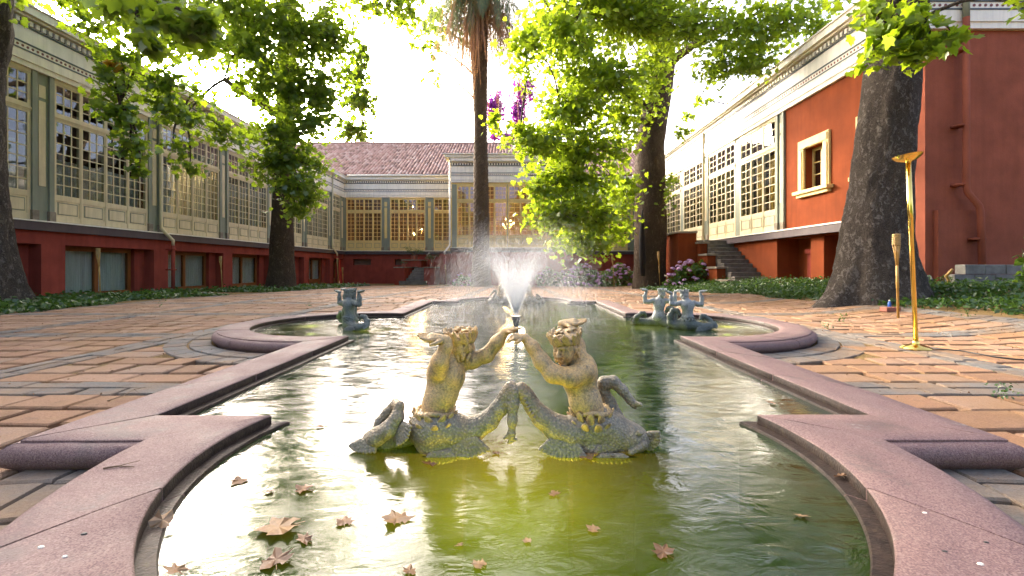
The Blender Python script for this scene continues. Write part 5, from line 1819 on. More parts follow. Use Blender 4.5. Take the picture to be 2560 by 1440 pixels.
def surface_net(F, lo, h):
    s = F < 0
    nx, ny, nz = F.shape
    c = np.zeros((nx - 1, ny - 1, nz - 1), np.int16)
    for dx in (0, 1):
        for dy in (0, 1):
            for dz in (0, 1):
                c += s[dx:nx - 1 + dx, dy:ny - 1 + dy, dz:nz - 1 + dz]
    act = (c > 0) & (c < 8)
    ids = np.full(act.shape, -1, np.int32)
    I = np.argwhere(act)
    ids[act] = np.arange(len(I))
    acc = np.zeros((len(I), 3)); cnt = np.zeros(len(I))
    cor = [(0, 0, 0), (1, 0, 0), (0, 1, 0), (1, 1, 0), (0, 0, 1), (1, 0, 1), (0, 1, 1), (1, 1, 1)]
    edges = [(0, 1), (2, 3), (4, 5), (6, 7), (0, 2), (1, 3), (4, 6), (5, 7), (0, 4), (1, 5), (2, 6), (3, 7)]
    vals = [F[I[:, 0] + a, I[:, 1] + b, I[:, 2] + d] for a, b, d in cor]
    for a, b in edges:
        va, vb = vals[a], vals[b]
        m = (va < 0) != (vb < 0)
        t = np.where(m, va / np.where(m, va - vb, 1), 0)
        pa = np.array(cor[a], float); pb = np.array(cor[b], float)
        acc += np.where(m[:, None], pa + (pb - pa) * t[:, None], 0); cnt += m
    V = (I + acc / cnt[:, None]) * h + lo
    Q = []
    for ax in range(3):
        a1, a2 = [(1, 2), (2, 0), (0, 1)][ax]
        sl0 = [slice(None)] * 3; sl1 = [slice(None)] * 3
        sl0[ax] = slice(0, -1); sl1[ax] = slice(1, None)
        s0 = s[tuple(sl0)]; s1 = s[tuple(sl1)]
        E = np.argwhere(s0 != s1)
        E = E[(E[:, a1] > 0) & (E[:, a2] > 0) & (E[:, a1] < F.shape[a1] - 1) & (E[:, a2] < F.shape[a2] - 1)]
        o1 = np.zeros(3, int); o1[a1] = 1; o2 = np.zeros(3, int); o2[a2] = 1
        q = [ids[tuple((E - o).T)] for o in (o1 + o2, o2, np.zeros(3, int), o1)]
        q = np.stack(q, -1)
        flip = ~s0[tuple(E.T)]
        q[flip] = q[flip][:, ::-1]
        Q.append(q)
    return V, np.concatenate(Q)

def fins(name, parts, h, mat, parent, origin):
    for p in parts: sdf_part(name, p, h, mat, parent, origin)

def sdf_part(name, prims, h, mat, parent, origin):
    F, lo = sd_grid(prims, h)
    V, Q = surface_net(F, lo, h)
    me = np_mesh(name, V - np.array(origin), Q, mat, smooth=True)
    return inst(name, me, parent)

def chain(pts, k=0.02):
    """(x, y, z, r) points -> tapered limbs"""
    return [('c', p[:3], q[:3], p[3], q[3], k) for p, q in zip(pts[:-1], pts[1:])]

def rotm(ax, ay, az):
    m = Euler((ax, ay, az)).to_matrix().transposed()
    return [[m[i][j] for j in range(3)] for i in range(3)]

def hand(w, d, up, size, curl=0.3, k=0.004, thumb=1):
    """palm and five fingers: w wrist point, d direction of the fingers, up back-of-hand normal"""
    w = Vector(w); d = Vector(d).normalized(); up = (Vector(up) - d * Vector(up).dot(d)).normalized(); sd = d.cross(up)
    s = size
    out = []
    pc = w + d * s * 0.42
    out.append(('c', tuple(w), tuple(w + d * s * .5), s * .17, s * .21, k * 2))
    out.append(('c', tuple(w + d * s * .15 + sd * s * .12), tuple(w + d * s * .5 + sd * s * .2), s * .12, s * .12, k * 2))
    out.append(('c', tuple(w + d * s * .15 - sd * s * .12), tuple(w + d * s * .5 - sd * s * .2), s * .12, s * .12, k * 2))
    for j, (o, l) in enumerate(((-.27, .40), (-.09, .52), (.09, .50), (.26, .42))):
        a = w + d * s * .5 + sd * s * o
        b = a + (d + sd * o * .5 - up * curl * .5).normalized() * s * l * .5
        c = b + (d + sd * o * .4 - up * curl * 2.2).normalized() * s * l * .5
        out.append(('c', tuple(a), tuple(b), s * .075, s * .068, k)); out.append(('c', tuple(b), tuple(c), s * .068, s * .05, k))
    a = w + d * s * .18 + sd * s * .2 * thumb
    b = a + (d * .5 + sd * thumb * .8 - up * .2).normalized() * s * .26
    c = b + (d * .9 + sd * thumb * .25 - up * .3).normalized() * s * .2
    out += [('c', tuple(a), tuple(b), s * .09, s * .075, k), ('c', tuple(b), tuple(c), s * .075, s * .055, k)]
    return out

def head(c, r, face, up, g):
    """head with brow, eye hollows, nose, lips, chin and ears; face = direction looked at"""
    c = Vector(c); f = Vector(face).normalized(); u = (Vector(up) - f * Vector(up).dot(f)).normalized(); s = f.cross(u)
    def L(a, b, d): return tuple(c + s * a * r + f * b * r + u * d * r)
    Mx = [list(s), list(f), list(u)]
    o = [('e', tuple(c), (r * .80, r * .92, r * 1.05), Mx, .01),
         ('e', L(0, .38, -.62), (r * .42, r * .42, r * .42), Mx, .02),
         ('e', L(0, .62, -.92), (r * .22, r * .2, r * .18), Mx, .012),
         ('e', L(.38, .55, -.35), (r * .26, r * .26, r * .3), Mx, .012), ('e', L(-.38, .55, -.35), (r * .26, r * .26, r * .3), Mx, .012)]
    o += [('e', L(.32, .86, .06), (r * .20, r * .16, r * .11), Mx, -.006), ('e', L(-.32, .86, .06), (r * .20, r * .16, r * .11), Mx, -.006)]
    o += [('e', L(.31, .74, .05), (r * .13, r * .12, r * .09), Mx, .002), ('e', L(-.31, .74, .05), (r * .13, r * .12, r * .09), Mx, .002)]
    o += [('c', L(.12, .88, .26), L(.5, .72, .24), r * .07, r * .05, .006), ('c', L(-.12, .88, .26), L(-.5, .72, .24), r * .07, r * .05, .006)]
    o += [('c', L(0, .86, .16), L(0, 1.12, -.28), r * .075, r * .12, .006), ('e', L(.13, 1.0, -.30), (r * .09, r * .1, r * .08), Mx, .004), ('e', L(-.13, 1.0, -.30), (r * .09, r * .1, r * .08), Mx, .004)]
    o += [('c', L(-.2, .86, -.58), L(.2, .86, -.58), r * .055, r * .055, .004), ('c', L(-.16, .86, -.69), L(.16, .86, -.69), r * .065, r * .065, .004)]
    o += [('e', L(.8, .02, -.05), (r * .10, r * .18, r * .26), Mx, .004), ('e', L(-.8, .02, -.05), (r * .10, r * .18, r * .26), Mx, .004)]
    return o

def hair(c, r, face, up, q, flat=1.15):
    """thick wavy hair swept up under a flat topped ring of leaves"""
    c = Vector(c); f = Vector(face).normalized(); u = (Vector(up) - f * Vector(up).dot(f)).normalized(); s = f.cross(u)
    def L(a, b, d): return tuple(c + s * a * r + f * b * r + u * d * r)
    Mx = [list(s), list(f), list(u)]
    o = [('e', L(0, -.12, .62), (r * 1.0, r * 1.05, r * .42), Mx, .012), ('e', L(0, -.5, .05), (r * .80, r * .52, r * .80), Mx, .012)]
    for k in range(30):
        a = 2 * math.pi * k / 30 + q.uniform(-.1, .1)
        z0 = .50 + q.uniform(-.12, .08); z1 = flat - .15 + q.uniform(-.12, .14)
        o.append(('c', L(.88 * math.sin(a), .92 * math.cos(a) - .05, z0), L(1.14 * math.sin(a + .25), 1.16 * math.cos(a + .25) - .05, z1), r * .14, r * .09, .005))
    for k in range(26):
        a = math.pi + q.uniform(-1.7, 1.7); z = q.uniform(-.75, .45)
        b = a + q.uniform(-.3, .3)
        rr = .84
        o.append(('c', L(rr * math.sin(a), rr * math.cos(a), z), L(rr * 1.06 * math.sin(b), rr * 1.06 * math.cos(b), z - .32), r * .12, r * .08, .004))
    for k in range(16):
        a = q.uniform(0, 6.28); rr = q.uniform(.2, .9)
        o.append(('e', L(rr * math.sin(a), rr * math.cos(a), flat - .12 + q.uniform(-.05, .08)), (r * .2, r * .13, r * .07), rotm(q.uniform(-.4, .4), q.uniform(-.4, .4), q.uniform(0, 3)), .006))
    return o

def fan_fin(c, length, height, thick, direction, down, n=9, k=0.004):
    """a fan of rays: ribbed fin"""
    c = Vector(c); d = Vector(direction).normalized(); w = Vector(down).normalized()
    o = []
    for i in range(n):
        t = i / (n - 1)
        a = c + d * length * (t - .5) * .55
        b = c + d * length * (t - .5) + w * height * (0.75 + 0.35 * math.sin(math.pi * t))
        o.append(('c', tuple(a), tuple(b), thick * 1.1, thick * .8, k))
    return o

def belt(c, r, q, n=11, tilt=0.0, sz=1.0):
    """a girdle of overlapping long leaves"""
    o = []
    for k in range(n * 2):
        a = math.pi * k / n + q.uniform(-.1, .1)
        low = k % 2
        m = Matrix.Rotation(a - math.pi / 2, 3, 'Z') @ Matrix.Rotation(-0.45 - .2 * low, 3, 'X') @ Matrix.Rotation(q.uniform(-.5, .5), 3, 'Y')
        mi = m.transposed()
        rr = r * (1.03 + .10 * low) + .003
        o.append(('e', (c[0] + math.cos(a) * rr, c[1] + math.sin(a) * rr, c[2] - (.018 + .022 * low) * sz), (.0125 * sz, .0055, .030 * sz), [[mi[i][j] for j in range(3)] for i in range(3)], .003))
    for k in range(24):
        a = 2 * math.pi * k / 24
        b = a + 2 * math.pi / 24
        o.append(('c', (c[0] + math.cos(a) * r, c[1] + math.sin(a) * r, c[2] + .006 * math.sin(3 * a)), (c[0] + math.cos(b) * r, c[1] + math.sin(b) * r, c[2] + .006 * math.sin(3 * b)), .009, .009, .004))
    return o

def make_bronze(name, ochre, green, grey, k_ochre):
    t = NT(name)
    big = t.noise(5.5, 6, 0.65)
    med = t.noise(24, 6, 0.7)
    c = t.ramp(big, [(0.32, green), (0.48, grey), (0.62, ochre)])
    c2 = t.ramp(med, [(0.35, grey), (0.52, ochre), (0.68, green)])
    c = t.mix(0.45, c, c2)
    fine = t.noise(120, 4, 0.7)
    c = t.mix(0.40, c, t.ramp(fine, [(0.36, tuple(x * 0.35 for x in grey)), (0.62, tuple(min(1, x * 1.4) for x in ochre))]))
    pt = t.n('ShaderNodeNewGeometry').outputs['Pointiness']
    crease_shade = t.ramp(t.math('ADD', pt, t.math('MULTIPLY', t.math('SUBTRACT', t.noise(60, 5, 0.7), 0.5), 0.10)), [(0.455, (1, 1, 1)), (0.505, (0, 0, 0))])  # ambient shade painted into the colour of the creases, broken by noise
    c = t.mix(t.mix(0.25, crease_shade, (0, 0, 0)), c, tuple(x * 0.22 for x in grey))
    dark = t.noise(9, 6, 0.75, stretch=(1.6, 1.6, 0.7))
    c = t.mix(t.ramp(dark, [(0.54, (0, 0, 0)), (0.66, (0.75,) * 3)]), c, tuple(x * 0.30 for x in green))
    pit = t.n('ShaderNodeTexVoronoi'); pit.inputs['Scale'].default_value = 120
    t.l(t.co(), pit.inputs['Vector'])
    h = t.mix(0.5, med, t.ramp(pit.outputs['Distance'], [(0.05, (0, 0, 0)), (0.35, (1, 1, 1))]))
    n = t.bump(h, 0.0045, 0.9)
    t.pbr(c, 0.62, 0.15, n, 0.4)
    return t.done()

def make_scales(name, a, b, c_):
    t = NT(name)
    v = t.n('ShaderNodeTexVoronoi'); v.inputs['Scale'].default_value = 92
    t.l(t.co(), v.inputs['Vector'])
    big = t.noise(7, 5, 0.65)
    col = t.ramp(big, [(0.32, a), (0.5, b), (0.66, c_)])
    col = t.mix(0.5, col, t.ramp(v.outputs['Distance'], [(0.1, tuple(x * 1.5 for x in b)), (0.5, tuple(x * .55 for x in a))]))
    fine = t.noise(140, 3, 0.7)
    col = t.mix(0.25, col, t.ramp(fine, [(0.38, tuple(x * 0.4 for x in a)), (0.62, c_)]))
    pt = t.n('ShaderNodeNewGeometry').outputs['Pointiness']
    crease_shade = t.ramp(t.math('ADD', pt, t.math('MULTIPLY', t.math('SUBTRACT', t.noise(60, 5, 0.7), 0.5), 0.12)), [(0.455, (1, 1, 1)), (0.51, (0, 0, 0))])  # creases of tail and fins painted darker, like occlusion
    col = t.mix(t.mix(0.2, crease_shade, (0, 0, 0)), col, tuple(x * 0.25 for x in a))
    dark = t.noise(8, 6, 0.75)
    col = t.mix(t.ramp(dark, [(0.52, (0, 0, 0)), (0.66, (0.6,) * 3)]), col, tuple(x * 0.5 for x in a))
    h = t.mix(0.3, v.outputs['Distance'], fine)
    n = t.bump(h, -0.006, 1.0)
    t.pbr(col, 0.6, 0.15, n, 0.4)
    return t.done()

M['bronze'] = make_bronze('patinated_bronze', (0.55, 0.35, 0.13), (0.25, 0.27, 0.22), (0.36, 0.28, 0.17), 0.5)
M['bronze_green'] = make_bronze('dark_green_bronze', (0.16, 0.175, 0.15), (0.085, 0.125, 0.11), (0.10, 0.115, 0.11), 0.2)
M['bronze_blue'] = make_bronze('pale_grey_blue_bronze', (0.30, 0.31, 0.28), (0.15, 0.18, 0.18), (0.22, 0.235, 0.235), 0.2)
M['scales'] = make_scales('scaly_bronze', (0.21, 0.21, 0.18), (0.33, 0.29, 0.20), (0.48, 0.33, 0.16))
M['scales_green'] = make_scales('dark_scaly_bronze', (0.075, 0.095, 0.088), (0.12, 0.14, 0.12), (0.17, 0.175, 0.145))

def front_pair():
    D0 = 1.83
    mm = D0 / F_PX
    g = None
    def Q(px, py, dy=0.0, r=None):
        d = D0
        x = (px - CX) * mm; z = HG - (py - CY) * mm
        return (x, D0 + dy, z) if r is None else (x, D0 + dy, z, r * mm)
    q = random.Random(17)
    # ---------------- left figure
    org = (Q(1085, 1100)[0], D0, Z_WAT)
    root = empty('mer_child_statue', org, 0, 'bronze mer child turned away, one hand bent outwards, front left', 'statue', 'bronze mer children in the basin')
    body = []
    body += chain([Q(1090, 1040, 0, 41), Q(1097, 1000, 0, 34), Q(1110, 955, 0, 36), Q(1118, 925, 0, 35)], .035)
    body += [('e', Q(1128, 940, 0), (34 * mm, 40 * mm, 34 * mm), None, .03), ('e', Q(1095, 925, .0), (26 * mm, 42 * mm, 30 * mm), None, .03), ('e', Q(1112, 985, -.02), (30 * mm, 30 * mm, 30 * mm), None, .03)]
    body += chain([Q(1122, 905, .0, 26), Q(1138, 885, .01, 19), Q(1146, 866, .015, 20)], .02)
    # arm towards the viewer: up, hand bent outwards
    body += chain([Q(1100, 918, -.055, 24), Q(1108, 893, -.075, 21), Q(1122, 858, -.075, 14.5), Q(1124, 846, -.075, 12)], .014)
    body += hand(Q(1122, 842, -.075), (-1, -.05, .10), (0, -.1, 1), 66 * mm, curl=-.14, thumb=-1)
    # arm to the middle
    body += chain([Q(1138, 915, .04, 23), Q(1180, 905, .03, 20), Q(1216, 890, .015, 18), Q(1243, 856, .01, 16), Q(1262, 832, .01, 11)], .016)
    body += hand(Q(1260, 832, .012), (1, -.02, .32), (-.2, .05, 1), 46 * mm, curl=.10, thumb=1)
    hc = Q(1152, 868, .02); hr = 36 * mm
    body += head(hc, hr, (.75, .72, .05), (.12, .0, 1), q)
    sdf_part('body', body, .0040, M['bronze'], root, org)
    hp = hair(hc, hr, (.75, .72, .05), (.06, 0, 1), q, 1.3)
    sdf_part('hair', hp, .0036, M['bronze'], root, org)
    t = []
    t += chain([Q(1092, 1062, 0, 52), Q(1140, 1075, -.01, 39), Q(1185, 1068, -.02, 29), Q(1222, 1046, -.03, 23), Q(1248, 1015, -.03, 19), Q(1266, 985, -.03, 16), Q(1278, 966, -.03, 14.5), Q(1286, 972, -.045, 12), Q(1284, 1000, -.055, 11.5), Q(1281, 1040, -.06, 10), Q(1279, 1072, -.06, 7), Q(1277, 1088, -.06, 6)], .022)
    t += [('e', Q(1080, 1070, 0), (62 * mm, 56 * mm, 46 * mm), None, .04), ('e', Q(1092, 1110, 0), (50 * mm, 46 * mm, 30 * mm), None, .03)]
    t += chain([Q(1050, 1082, .03, 30), Q(1005, 1103, .045, 24), Q(960, 1112, .03, 22), Q(930, 1098, 0, 21), Q(948, 1084, -.035, 22), Q(980, 1062, -.05, 20), Q(1000, 1034, -.045, 16), Q(1002, 1010, -.03, 12), Q(990, 1008, -.01, 11), Q(968, 1032, .0, 12), Q(948, 1054, .0, 10), Q(938, 1068, -.005, 6)], .012)
    t += chain([Q(1290, 1085, -.06, 4), Q(1272, 1092, -.06, 4)], .006)
    t += chain([Q(1262, 1082, -.06, 4), Q(1280, 1066, -.06, 5)], .006)
    sdf_part('tail', t, .0045, M['scales'], root, org)
    f = [fan_fin(Q(1160, 1085, -.06), 120 * mm, 38 * mm, 6.0 * mm, (1, -.1, .12), (.15, -.25, -1), 13),
         fan_fin(Q(925, 1098, -.03), 70 * mm, 26 * mm, 5.5 * mm, (1, -.3, -.1), (-.6, -.2, -.75), 9),
         fan_fin(Q(1010, 1058, -.06), 60 * mm, 30 * mm, 5 * mm, (.55, -.2, .8), (.5, -.5, -.5), 8),
         fan_fin(Q(1110, 1112, -.07), 70 * mm, 22 * mm, 6 * mm, (1, 0, 0), (0, -.35, -1), 8)]
    fins('fin', f, .0040, M['scales'], root, org)
    sdf_part('leaf_girdle', belt(Q(1088, 1026, 0), 44 * mm, q, 11, sz=1.35), .0036, M['bronze'], root, org)
    # ---------------- right figure
    org = (Q(1490, 1100)[0], D0, Z_WAT)
    root2 = empty('mer_child_statue', org, 0, 'bronze mer child with a bowed face and an arm over its head, front right', 'statue', 'bronze mer children in the basin')
    b = []
    b += chain([Q(1475, 1040, 0, 40), Q(1466, 1002, 0, 33), Q(1450, 955, 0, 34), Q(1448, 922, 0, 33)], .035)
    b += [('e', Q(1438, 945, 0), (30 * mm, 40 * mm, 34 * mm), None, .03), ('e', Q(1468, 925, .0), (24 * mm, 44 * mm, 32 * mm), None, .03), ('e', Q(1455, 1000, -.02), (32 * mm, 30 * mm, 30 * mm), None, .03)]
    b += chain([Q(1452, 905, 0, 27), Q(1440, 888, -.005, 21), Q(1428, 872, -.01, 21)], .02)
    b += chain([Q(1455, 922, -.05, 25), Q(1420, 932, -.075, 23), Q(1378, 924, -.075, 21), Q(1352, 896, -.06, 19), Q(1330, 862, -.045, 15), Q(1312, 842, -.035, 11)], .016)
    b += hand(Q(1313, 841, -.035), (-1, .05, .05), (-.1, -.25, 1), 50 * mm, curl=.55, thumb=-1)
    b += chain([Q(1455, 905, .06, 22), Q(1450, 870, .085, 19), Q(1428, 832, .07, 14), Q(1412, 818, .055, 11)], .014)
    b += hand(Q(1408, 814, .05), (1, -.12, .10), (0, -.1, 1), 62 * mm, curl=-.12, thumb=1)
    hc = Q(1414, 866, -.02); hr = 37 * mm
    fd = (-.62, -.74, -.22)
    b += head(hc, hr, fd, (-.05, -.12, 1), q)
    sdf_part('body', b, .0040, M['bronze'], root2, org)
    sdf_part('hair', hair(hc, hr, fd, (-.02, .02, 1), q, 1.22), .0036, M['bronze'], root2, org)
    t = []
    t += [('e', Q(1500, 1062, .01), (62 * mm, 54 * mm, 44 * mm), None, .04), ('e', Q(1555, 1088, .0), (72 * mm, 46 * mm, 40 * mm), rotm(0, .25, 0), .03), ('e', Q(1490, 1108, 0), (80 * mm, 46 * mm, 28 * mm), None, .03)]
    t += chain([Q(1478, 1065, 0, 46), Q(1425, 1076, -.02, 36), Q(1388, 1062, -.03, 30), Q(1354, 1036, -.035, 24), Q(1332, 1010, -.035, 19), Q(1316, 984, -.035, 17), Q(1302, 968, -.035, 15), Q(1292, 968, -.03, 12)], .022)
    t += chain([Q(1550, 1062, .06, 22), Q(1532, 1020, .075, 17), Q(1514, 986, .07, 16), Q(1518, 966, .06, 16), Q(1540, 962, .05, 15), Q(1562, 982, .04, 13), Q(1580, 1006, .035, 10), Q(1592, 1016, .03, 8)], .012)
    t += chain([Q(1590, 1015, .03, 8), Q(1602, 1012, .0, 5)], .006) + chain([Q(1588, 1018, .03, 8), Q(1596, 1028, .05, 5)], .006)
    # face of the dolphin like end: brow, eye, mouth
    t += [('e', Q(1590, 1070, -.055), (10 * mm, 8 * mm, 6 * mm), None, .004), ('c', Q(1565, 1112, -.075), Q(1600, 1098, -.06), 7 * mm, 9 * mm, .006), ('c', Q(1560, 1100, -.08), Q(1592, 1085, -.07), 4 * mm, 3 * mm, -.004)]
    sdf_part('tail', t, .0045, M['scales'], root2, org)
    f = [fan_fin(Q(1405, 1088, -.065), 110 * mm, 36 * mm, 6 * mm, (1, -.05, -.15), (-.12, -.25, -1), 12),
         fan_fin(Q(1612, 1092, -.02), 56 * mm, 26 * mm, 5.5 * mm, (.35, -.2, .9), (1, -.2, -.35), 8),
         fan_fin(Q(1338, 1010, -.055), 70 * mm, 18 * mm, 4 * mm, (.55, 0, -.85), (-.55, -.5, -.3), 8),
         fan_fin(Q(1520, 1120, -.075), 90 * mm, 14 * mm, 6 * mm, (1, 0, 0), (0, -.5, -1), 9)]
    fins('fin', f, .0040, M['scales'], root2, org)
    sdf_part('leaf_girdle', belt(Q(1478, 1024, 0), 43 * mm, q, 11, sz=1.35), .0036, M['bronze'], root2, org)
    return root, root2

def side_figures():
    q = random.Random(23)
    org = (0, 0, 0)
    root = empty('mer_child_statue', org, 0, '', 'statue', 'bronze mer children in the basin')
    b = []
    b += chain([(0, 0, .15, .062), (0, 0, .20, .052), (-.005, 0, .27, .058), (-.01, 0, .325, .058)], .03)
    b += [('e', (-.01, -.01, .31), (.085, .05, .055), None, .03), ('e', (0, .02, .12), (.085, .07, .07), None, .04)]
    b += chain([(-.015, 0, .35, .035), (-.025, .01, .385, .028), (-.03, .01, .40, .03)], .02)
    b += chain([(-.085, 0, .335, .030), (-.14, .01, .318, .027), (-.188, .02, .325, .025), (-.192, .02, .39, .022), (-.19, .02, .445, .015)], .014)
    b += chain([(.07, 0, .335, .030), (.125, 0, .315, .027), (.165, 0, .318, .026), (.172, 0, .385, .023), (.15, 0, .455, .015)], .014)
    b += hand((-.19, .02, .45), (-.9, .1, .25), (0, 0, 1), .085, curl=-.2, thumb=1)
    b += hand((.15, 0, .465), (1, .05, .1), (0, 0, 1), .085, curl=-.2, thumb=-1)
    hc, hr, fd = (-.035, .02, .43), .050, (-.35, .9, -.1)
    b += head(hc, hr, fd, (0, 0, 1), q)
    bm = sdf_part('body', b, .0052, M['bronze_blue'], root, org)
    sdf_part('hair', hair(hc, hr, fd, (0, 0, 1), q, 1.2), .0052, M['bronze_blue'], root, org)
    t = [('e', (0, 0, .085), (.085, .075, .085), None, .04)]
    t += chain([(-.03, .02, .09, .07), (-.10, .08, .06, .055), (-.16, .10, .09, .045), (-.175, .09, .17, .038), (-.15, .07, .235, .032), (-.11, .05, .24, .028), (-.085, .03, .20, .022)], .015)
    t += chain([(.04, -.02, .08, .065), (.13, -.05, .05, .052), (.22, -.05, .055, .048), (.285, -.02, .07, .04), (.275, .02, .12, .032), (.22, .03, .17, .026), (.18, .02, .175, .022), (.16, .01, .14, .016)], .015)
    sdf_part('tail', t, .0058, M['scales_green'], root, org)
    f = [fan_fin((.12, -.10, .06), .16, .05, .009, (1, .1, .1), (0, -.4, -1), 9), fan_fin((.29, -.03, .09), .10, .05, .008, (.2, .6, .6), (.9, -.2, -.4), 8), fan_fin((-.14, .13, .05), .1, .05, .008, (1, 0, 0), (-.3, .3, -1), 7)]
    fins('fin', f, .0058, M['scales_green'], root, org)
    sdf_part('leaf_girdle', belt((0, 0, .165), .062, q, 9), .005, M['bronze_green'], root, org)
    return root

def copy_thing(r, loc, rz, label, mats=None):
    c = r.copy(); COL.objects.link(c); c.location = loc; c.rotation_euler = (0, 0, rz); c['label'] = label
    for ch in list(r.children):
        d = ch.copy(); COL.objects.link(d); d.parent = c
        if mats:
            d.data = ch.data.copy()
            d.data.materials[0] = mats.get(ch.data.materials[0].name, ch.data.materials[0])
    return c

def statues():
    a, b = front_pair()
    s = side_figures()
    XS = HW + LO + 0.10
    s.location = (XS + .02, POOL_Y - .22, Z_WAT - .02); s.rotation_euler = (0, 0, R(4)); s['label'] = 'bronze mer child seen from behind, arms raised, nearer one of the right lobe'
    copy_thing(s, (XS - .20, POOL_Y + .16, Z_WAT - .02), R(170), 'bronze mer child facing forward with raised palms, farther one of the right lobe')
    gm = {'pale_grey_blue_bronze': M['bronze_green']}
    copy_thing(s, (-XS + .06, POOL_Y - .17, Z_WAT - .02), R(-28), 'dark green bronze mer child turned sideways, near one of the left lobe', gm)
    copy_thing(s, (-XS - .02, POOL_Y + .14, Z_WAT - .02), R(140), 'dark green bronze mer child mostly hidden, far one of the left lobe', gm)
    yf = 2 * POOL_Y - 1.83
    copy_thing(a, (-a.location.x, yf, Z_WAT), R(180), 'bronze mer child behind the jet, right one of the far pair')
    copy_thing(b, (-b.location.x, yf, Z_WAT), R(180), 'bronze mer child behind the jet, left one of the far pair')
    # dark stone plinths just under the water
    for k, (x, y, w, l, lab) in enumerate(((Vector(a.location).x + .02, 1.85, .20, .16, 'dark plinth under the front figure that turns away'), (Vector(b.location).x + .02, 1.85, .24, .16, 'dark plinth under the front figure with the bowed face'),
                                     (XS - .09, POOL_Y, .26, .34, 'dark plinth under the pair of the right lobe'), (-XS, POOL_Y, .20, .32, 'dark plinth under the pair of the left lobe'), (0, yf, .5, .2, 'dark plinth under the far pair behind the jet'))):
        m = MB(); m.bevbox(-w * .5, w * .5, -l * .5, l * .5, -.46, .012, .02)
        o = m.build('statue_plinth', M['ledge'], loc=(x, y, 0.0)); tag(o, lab, 'plinth', 'plinths of the bronze figures')
statues()
# ================================================================== fountain jet
def jet():
    c = Vector((0.02, POOL_Y, Z_WAT))
    root = empty('fountain_nozzle', c, 0, 'black fountain nozzle standing in the middle of the water', 'fountain nozzle')
    mb = MB(); mb.lathe([(.030, -.40), (.030, .02), (.032, .021), (.032, .05), (.042, .056), (.042, .085), (.052, .09), (.052, .12), (.06, .122), (.06, .135), (.03, .135)], 14); mb.build('nozzle_body', M['iron'], root, angle=40)
    # spray: thousands of small stretched drops on the paths the water takes
    t = NT('falling_water_drops')
    d = t.n('ShaderNodeBsdfDiffuse'); d.inputs[0].default_value = (0.9, 0.92, 0.93, 1)
    tl = t.n('ShaderNodeBsdfTranslucent'); tl.inputs[0].default_value = (0.95, 0.96, 0.97, 1)
    m1 = t.n('ShaderNodeMixShader'); m1.inputs[0].default_value = .6; t.l(d.outputs[0], m1.inputs[1]); t.l(tl.outputs[0], m1.inputs[2])
    tr = t.n('ShaderNodeBsdfTransparent')
    m2 = t.n('ShaderNodeMixShader'); m2.inputs[0].default_value = .20
    t.l(tr.outputs[0], m2.inputs[1]); t.l(m1.outputs[0], m2.inputs[2])
    t.l(m2.outputs[0], t.out.inputs[0])
    g = np.random.default_rng(601)
    V, Fc = [], []
    N = 110000
    g9 = 9.81
    z_n = c.z + .135
    az = g.uniform(0, 2 * np.pi, N)
    kind = g.random(N)
    vz = np.where(kind < .88, g.normal(3.9, .42, N), g.uniform(3.0, 4.9, N))
    vh = np.where(kind < .88, np.abs(g.normal(1.12, .19, N)), np.abs(g.normal(.55, .28, N)))
    tl_ = (vz + np.sqrt(vz ** 2 + 2 * g9 * .13)) / g9
    u = g.random(N)
    tt = u ** 1.0 * tl_
    near = g.random(N) < .13
    tt = np.where(near, g.uniform(0.0, .16, N), tt)
    dt = g.uniform(.012, .032, N)
    r = g.uniform(.0004, .0009, N) * np.where(near, .8, 1.0)
    jit = g.normal(0, .03, N) * np.clip(tt * 2.5, 0, 1)
    def pos(t):
        rr = .012 + vh * t + jit
        return np.stack([c.x + rr * np.cos(az), c.y + rr * np.sin(az), z_n + vz * t - .5 * g9 * t * t], -1)
    A, B = pos(tt), pos(np.minimum(tt + dt, tl_))
    dr = B - A; ln = np.linalg.norm(dr, axis=1, keepdims=True); dr = dr / np.maximum(ln, 1e-6)
    side = np.cross(dr, np.array([0.3, 0.9, 0.1])); side /= np.linalg.norm(side, axis=1, keepdims=True)
    s2 = np.cross(dr, side)
    Mid = (A + B) / 2
    rr = r[:, None]
    VV = np.stack([A, Mid + side * rr, Mid + (-.5 * side + .866 * s2) * rr, Mid + (-.5 * side - .866 * s2) * rr, B], 1)
    tri = np.array([(0, 2, 1), (0, 3, 2), (0, 1, 3), (4, 1, 2), (4, 2, 3), (4, 3, 1)])
    Fc = (np.arange(N)[:, None, None] * 5 + tri[None]).reshape(-1, 3)
    me = np_mesh('water_spray', VV.reshape(-1, 3), Fc, t.done())
    o = inst('water_spray', me); tag(o, 'white spray rising from the nozzle and falling back in an umbrella', 'spray', None, 'stuff')

# ================================================================== underwater lamps
def lamp_at(x, y, label, energy, col=(1.0, .78, .22), z=-0.22, aim=None, visible=True, down=None):
    r = empty('underwater_lamp', (x, y, z), 0, label, 'underwater lamp', 'underwater lamps of the basin')
    mb = MB(); mb.lathe([(.05, -.2), (.05, -.02), (.06, -.02), (.06, .0), (.052, .002)], 14); mb.build('housing', M['iron'], r, angle=40)
    mb = MB(); mb.lathe([(.05, .003), (.045, .010), (.02, .014)], 14); mb.build('lens', M[visible if isinstance(visible, str) else ('lens_glow' if visible else 'lens_dim')], r, smooth=True)
    ld = bpy.data.lights.new('lamp_light', 'SPOT' if aim else 'POINT'); ld.energy = energy;
    if aim: ld.spot_size = R(aim); ld.spot_blend = .6
    ld.color = col; ld.shadow_soft_size = .12 if down else .04
    lo = bpy.data.objects.new('lamp_light', ld); COL.objects.link(lo); lo.parent = r; lo.location = (0, 0, .05)
    if aim and not down: lo.rotation_euler = (R(180), 0, 0)
    if down: lo.location.z = down
    return r

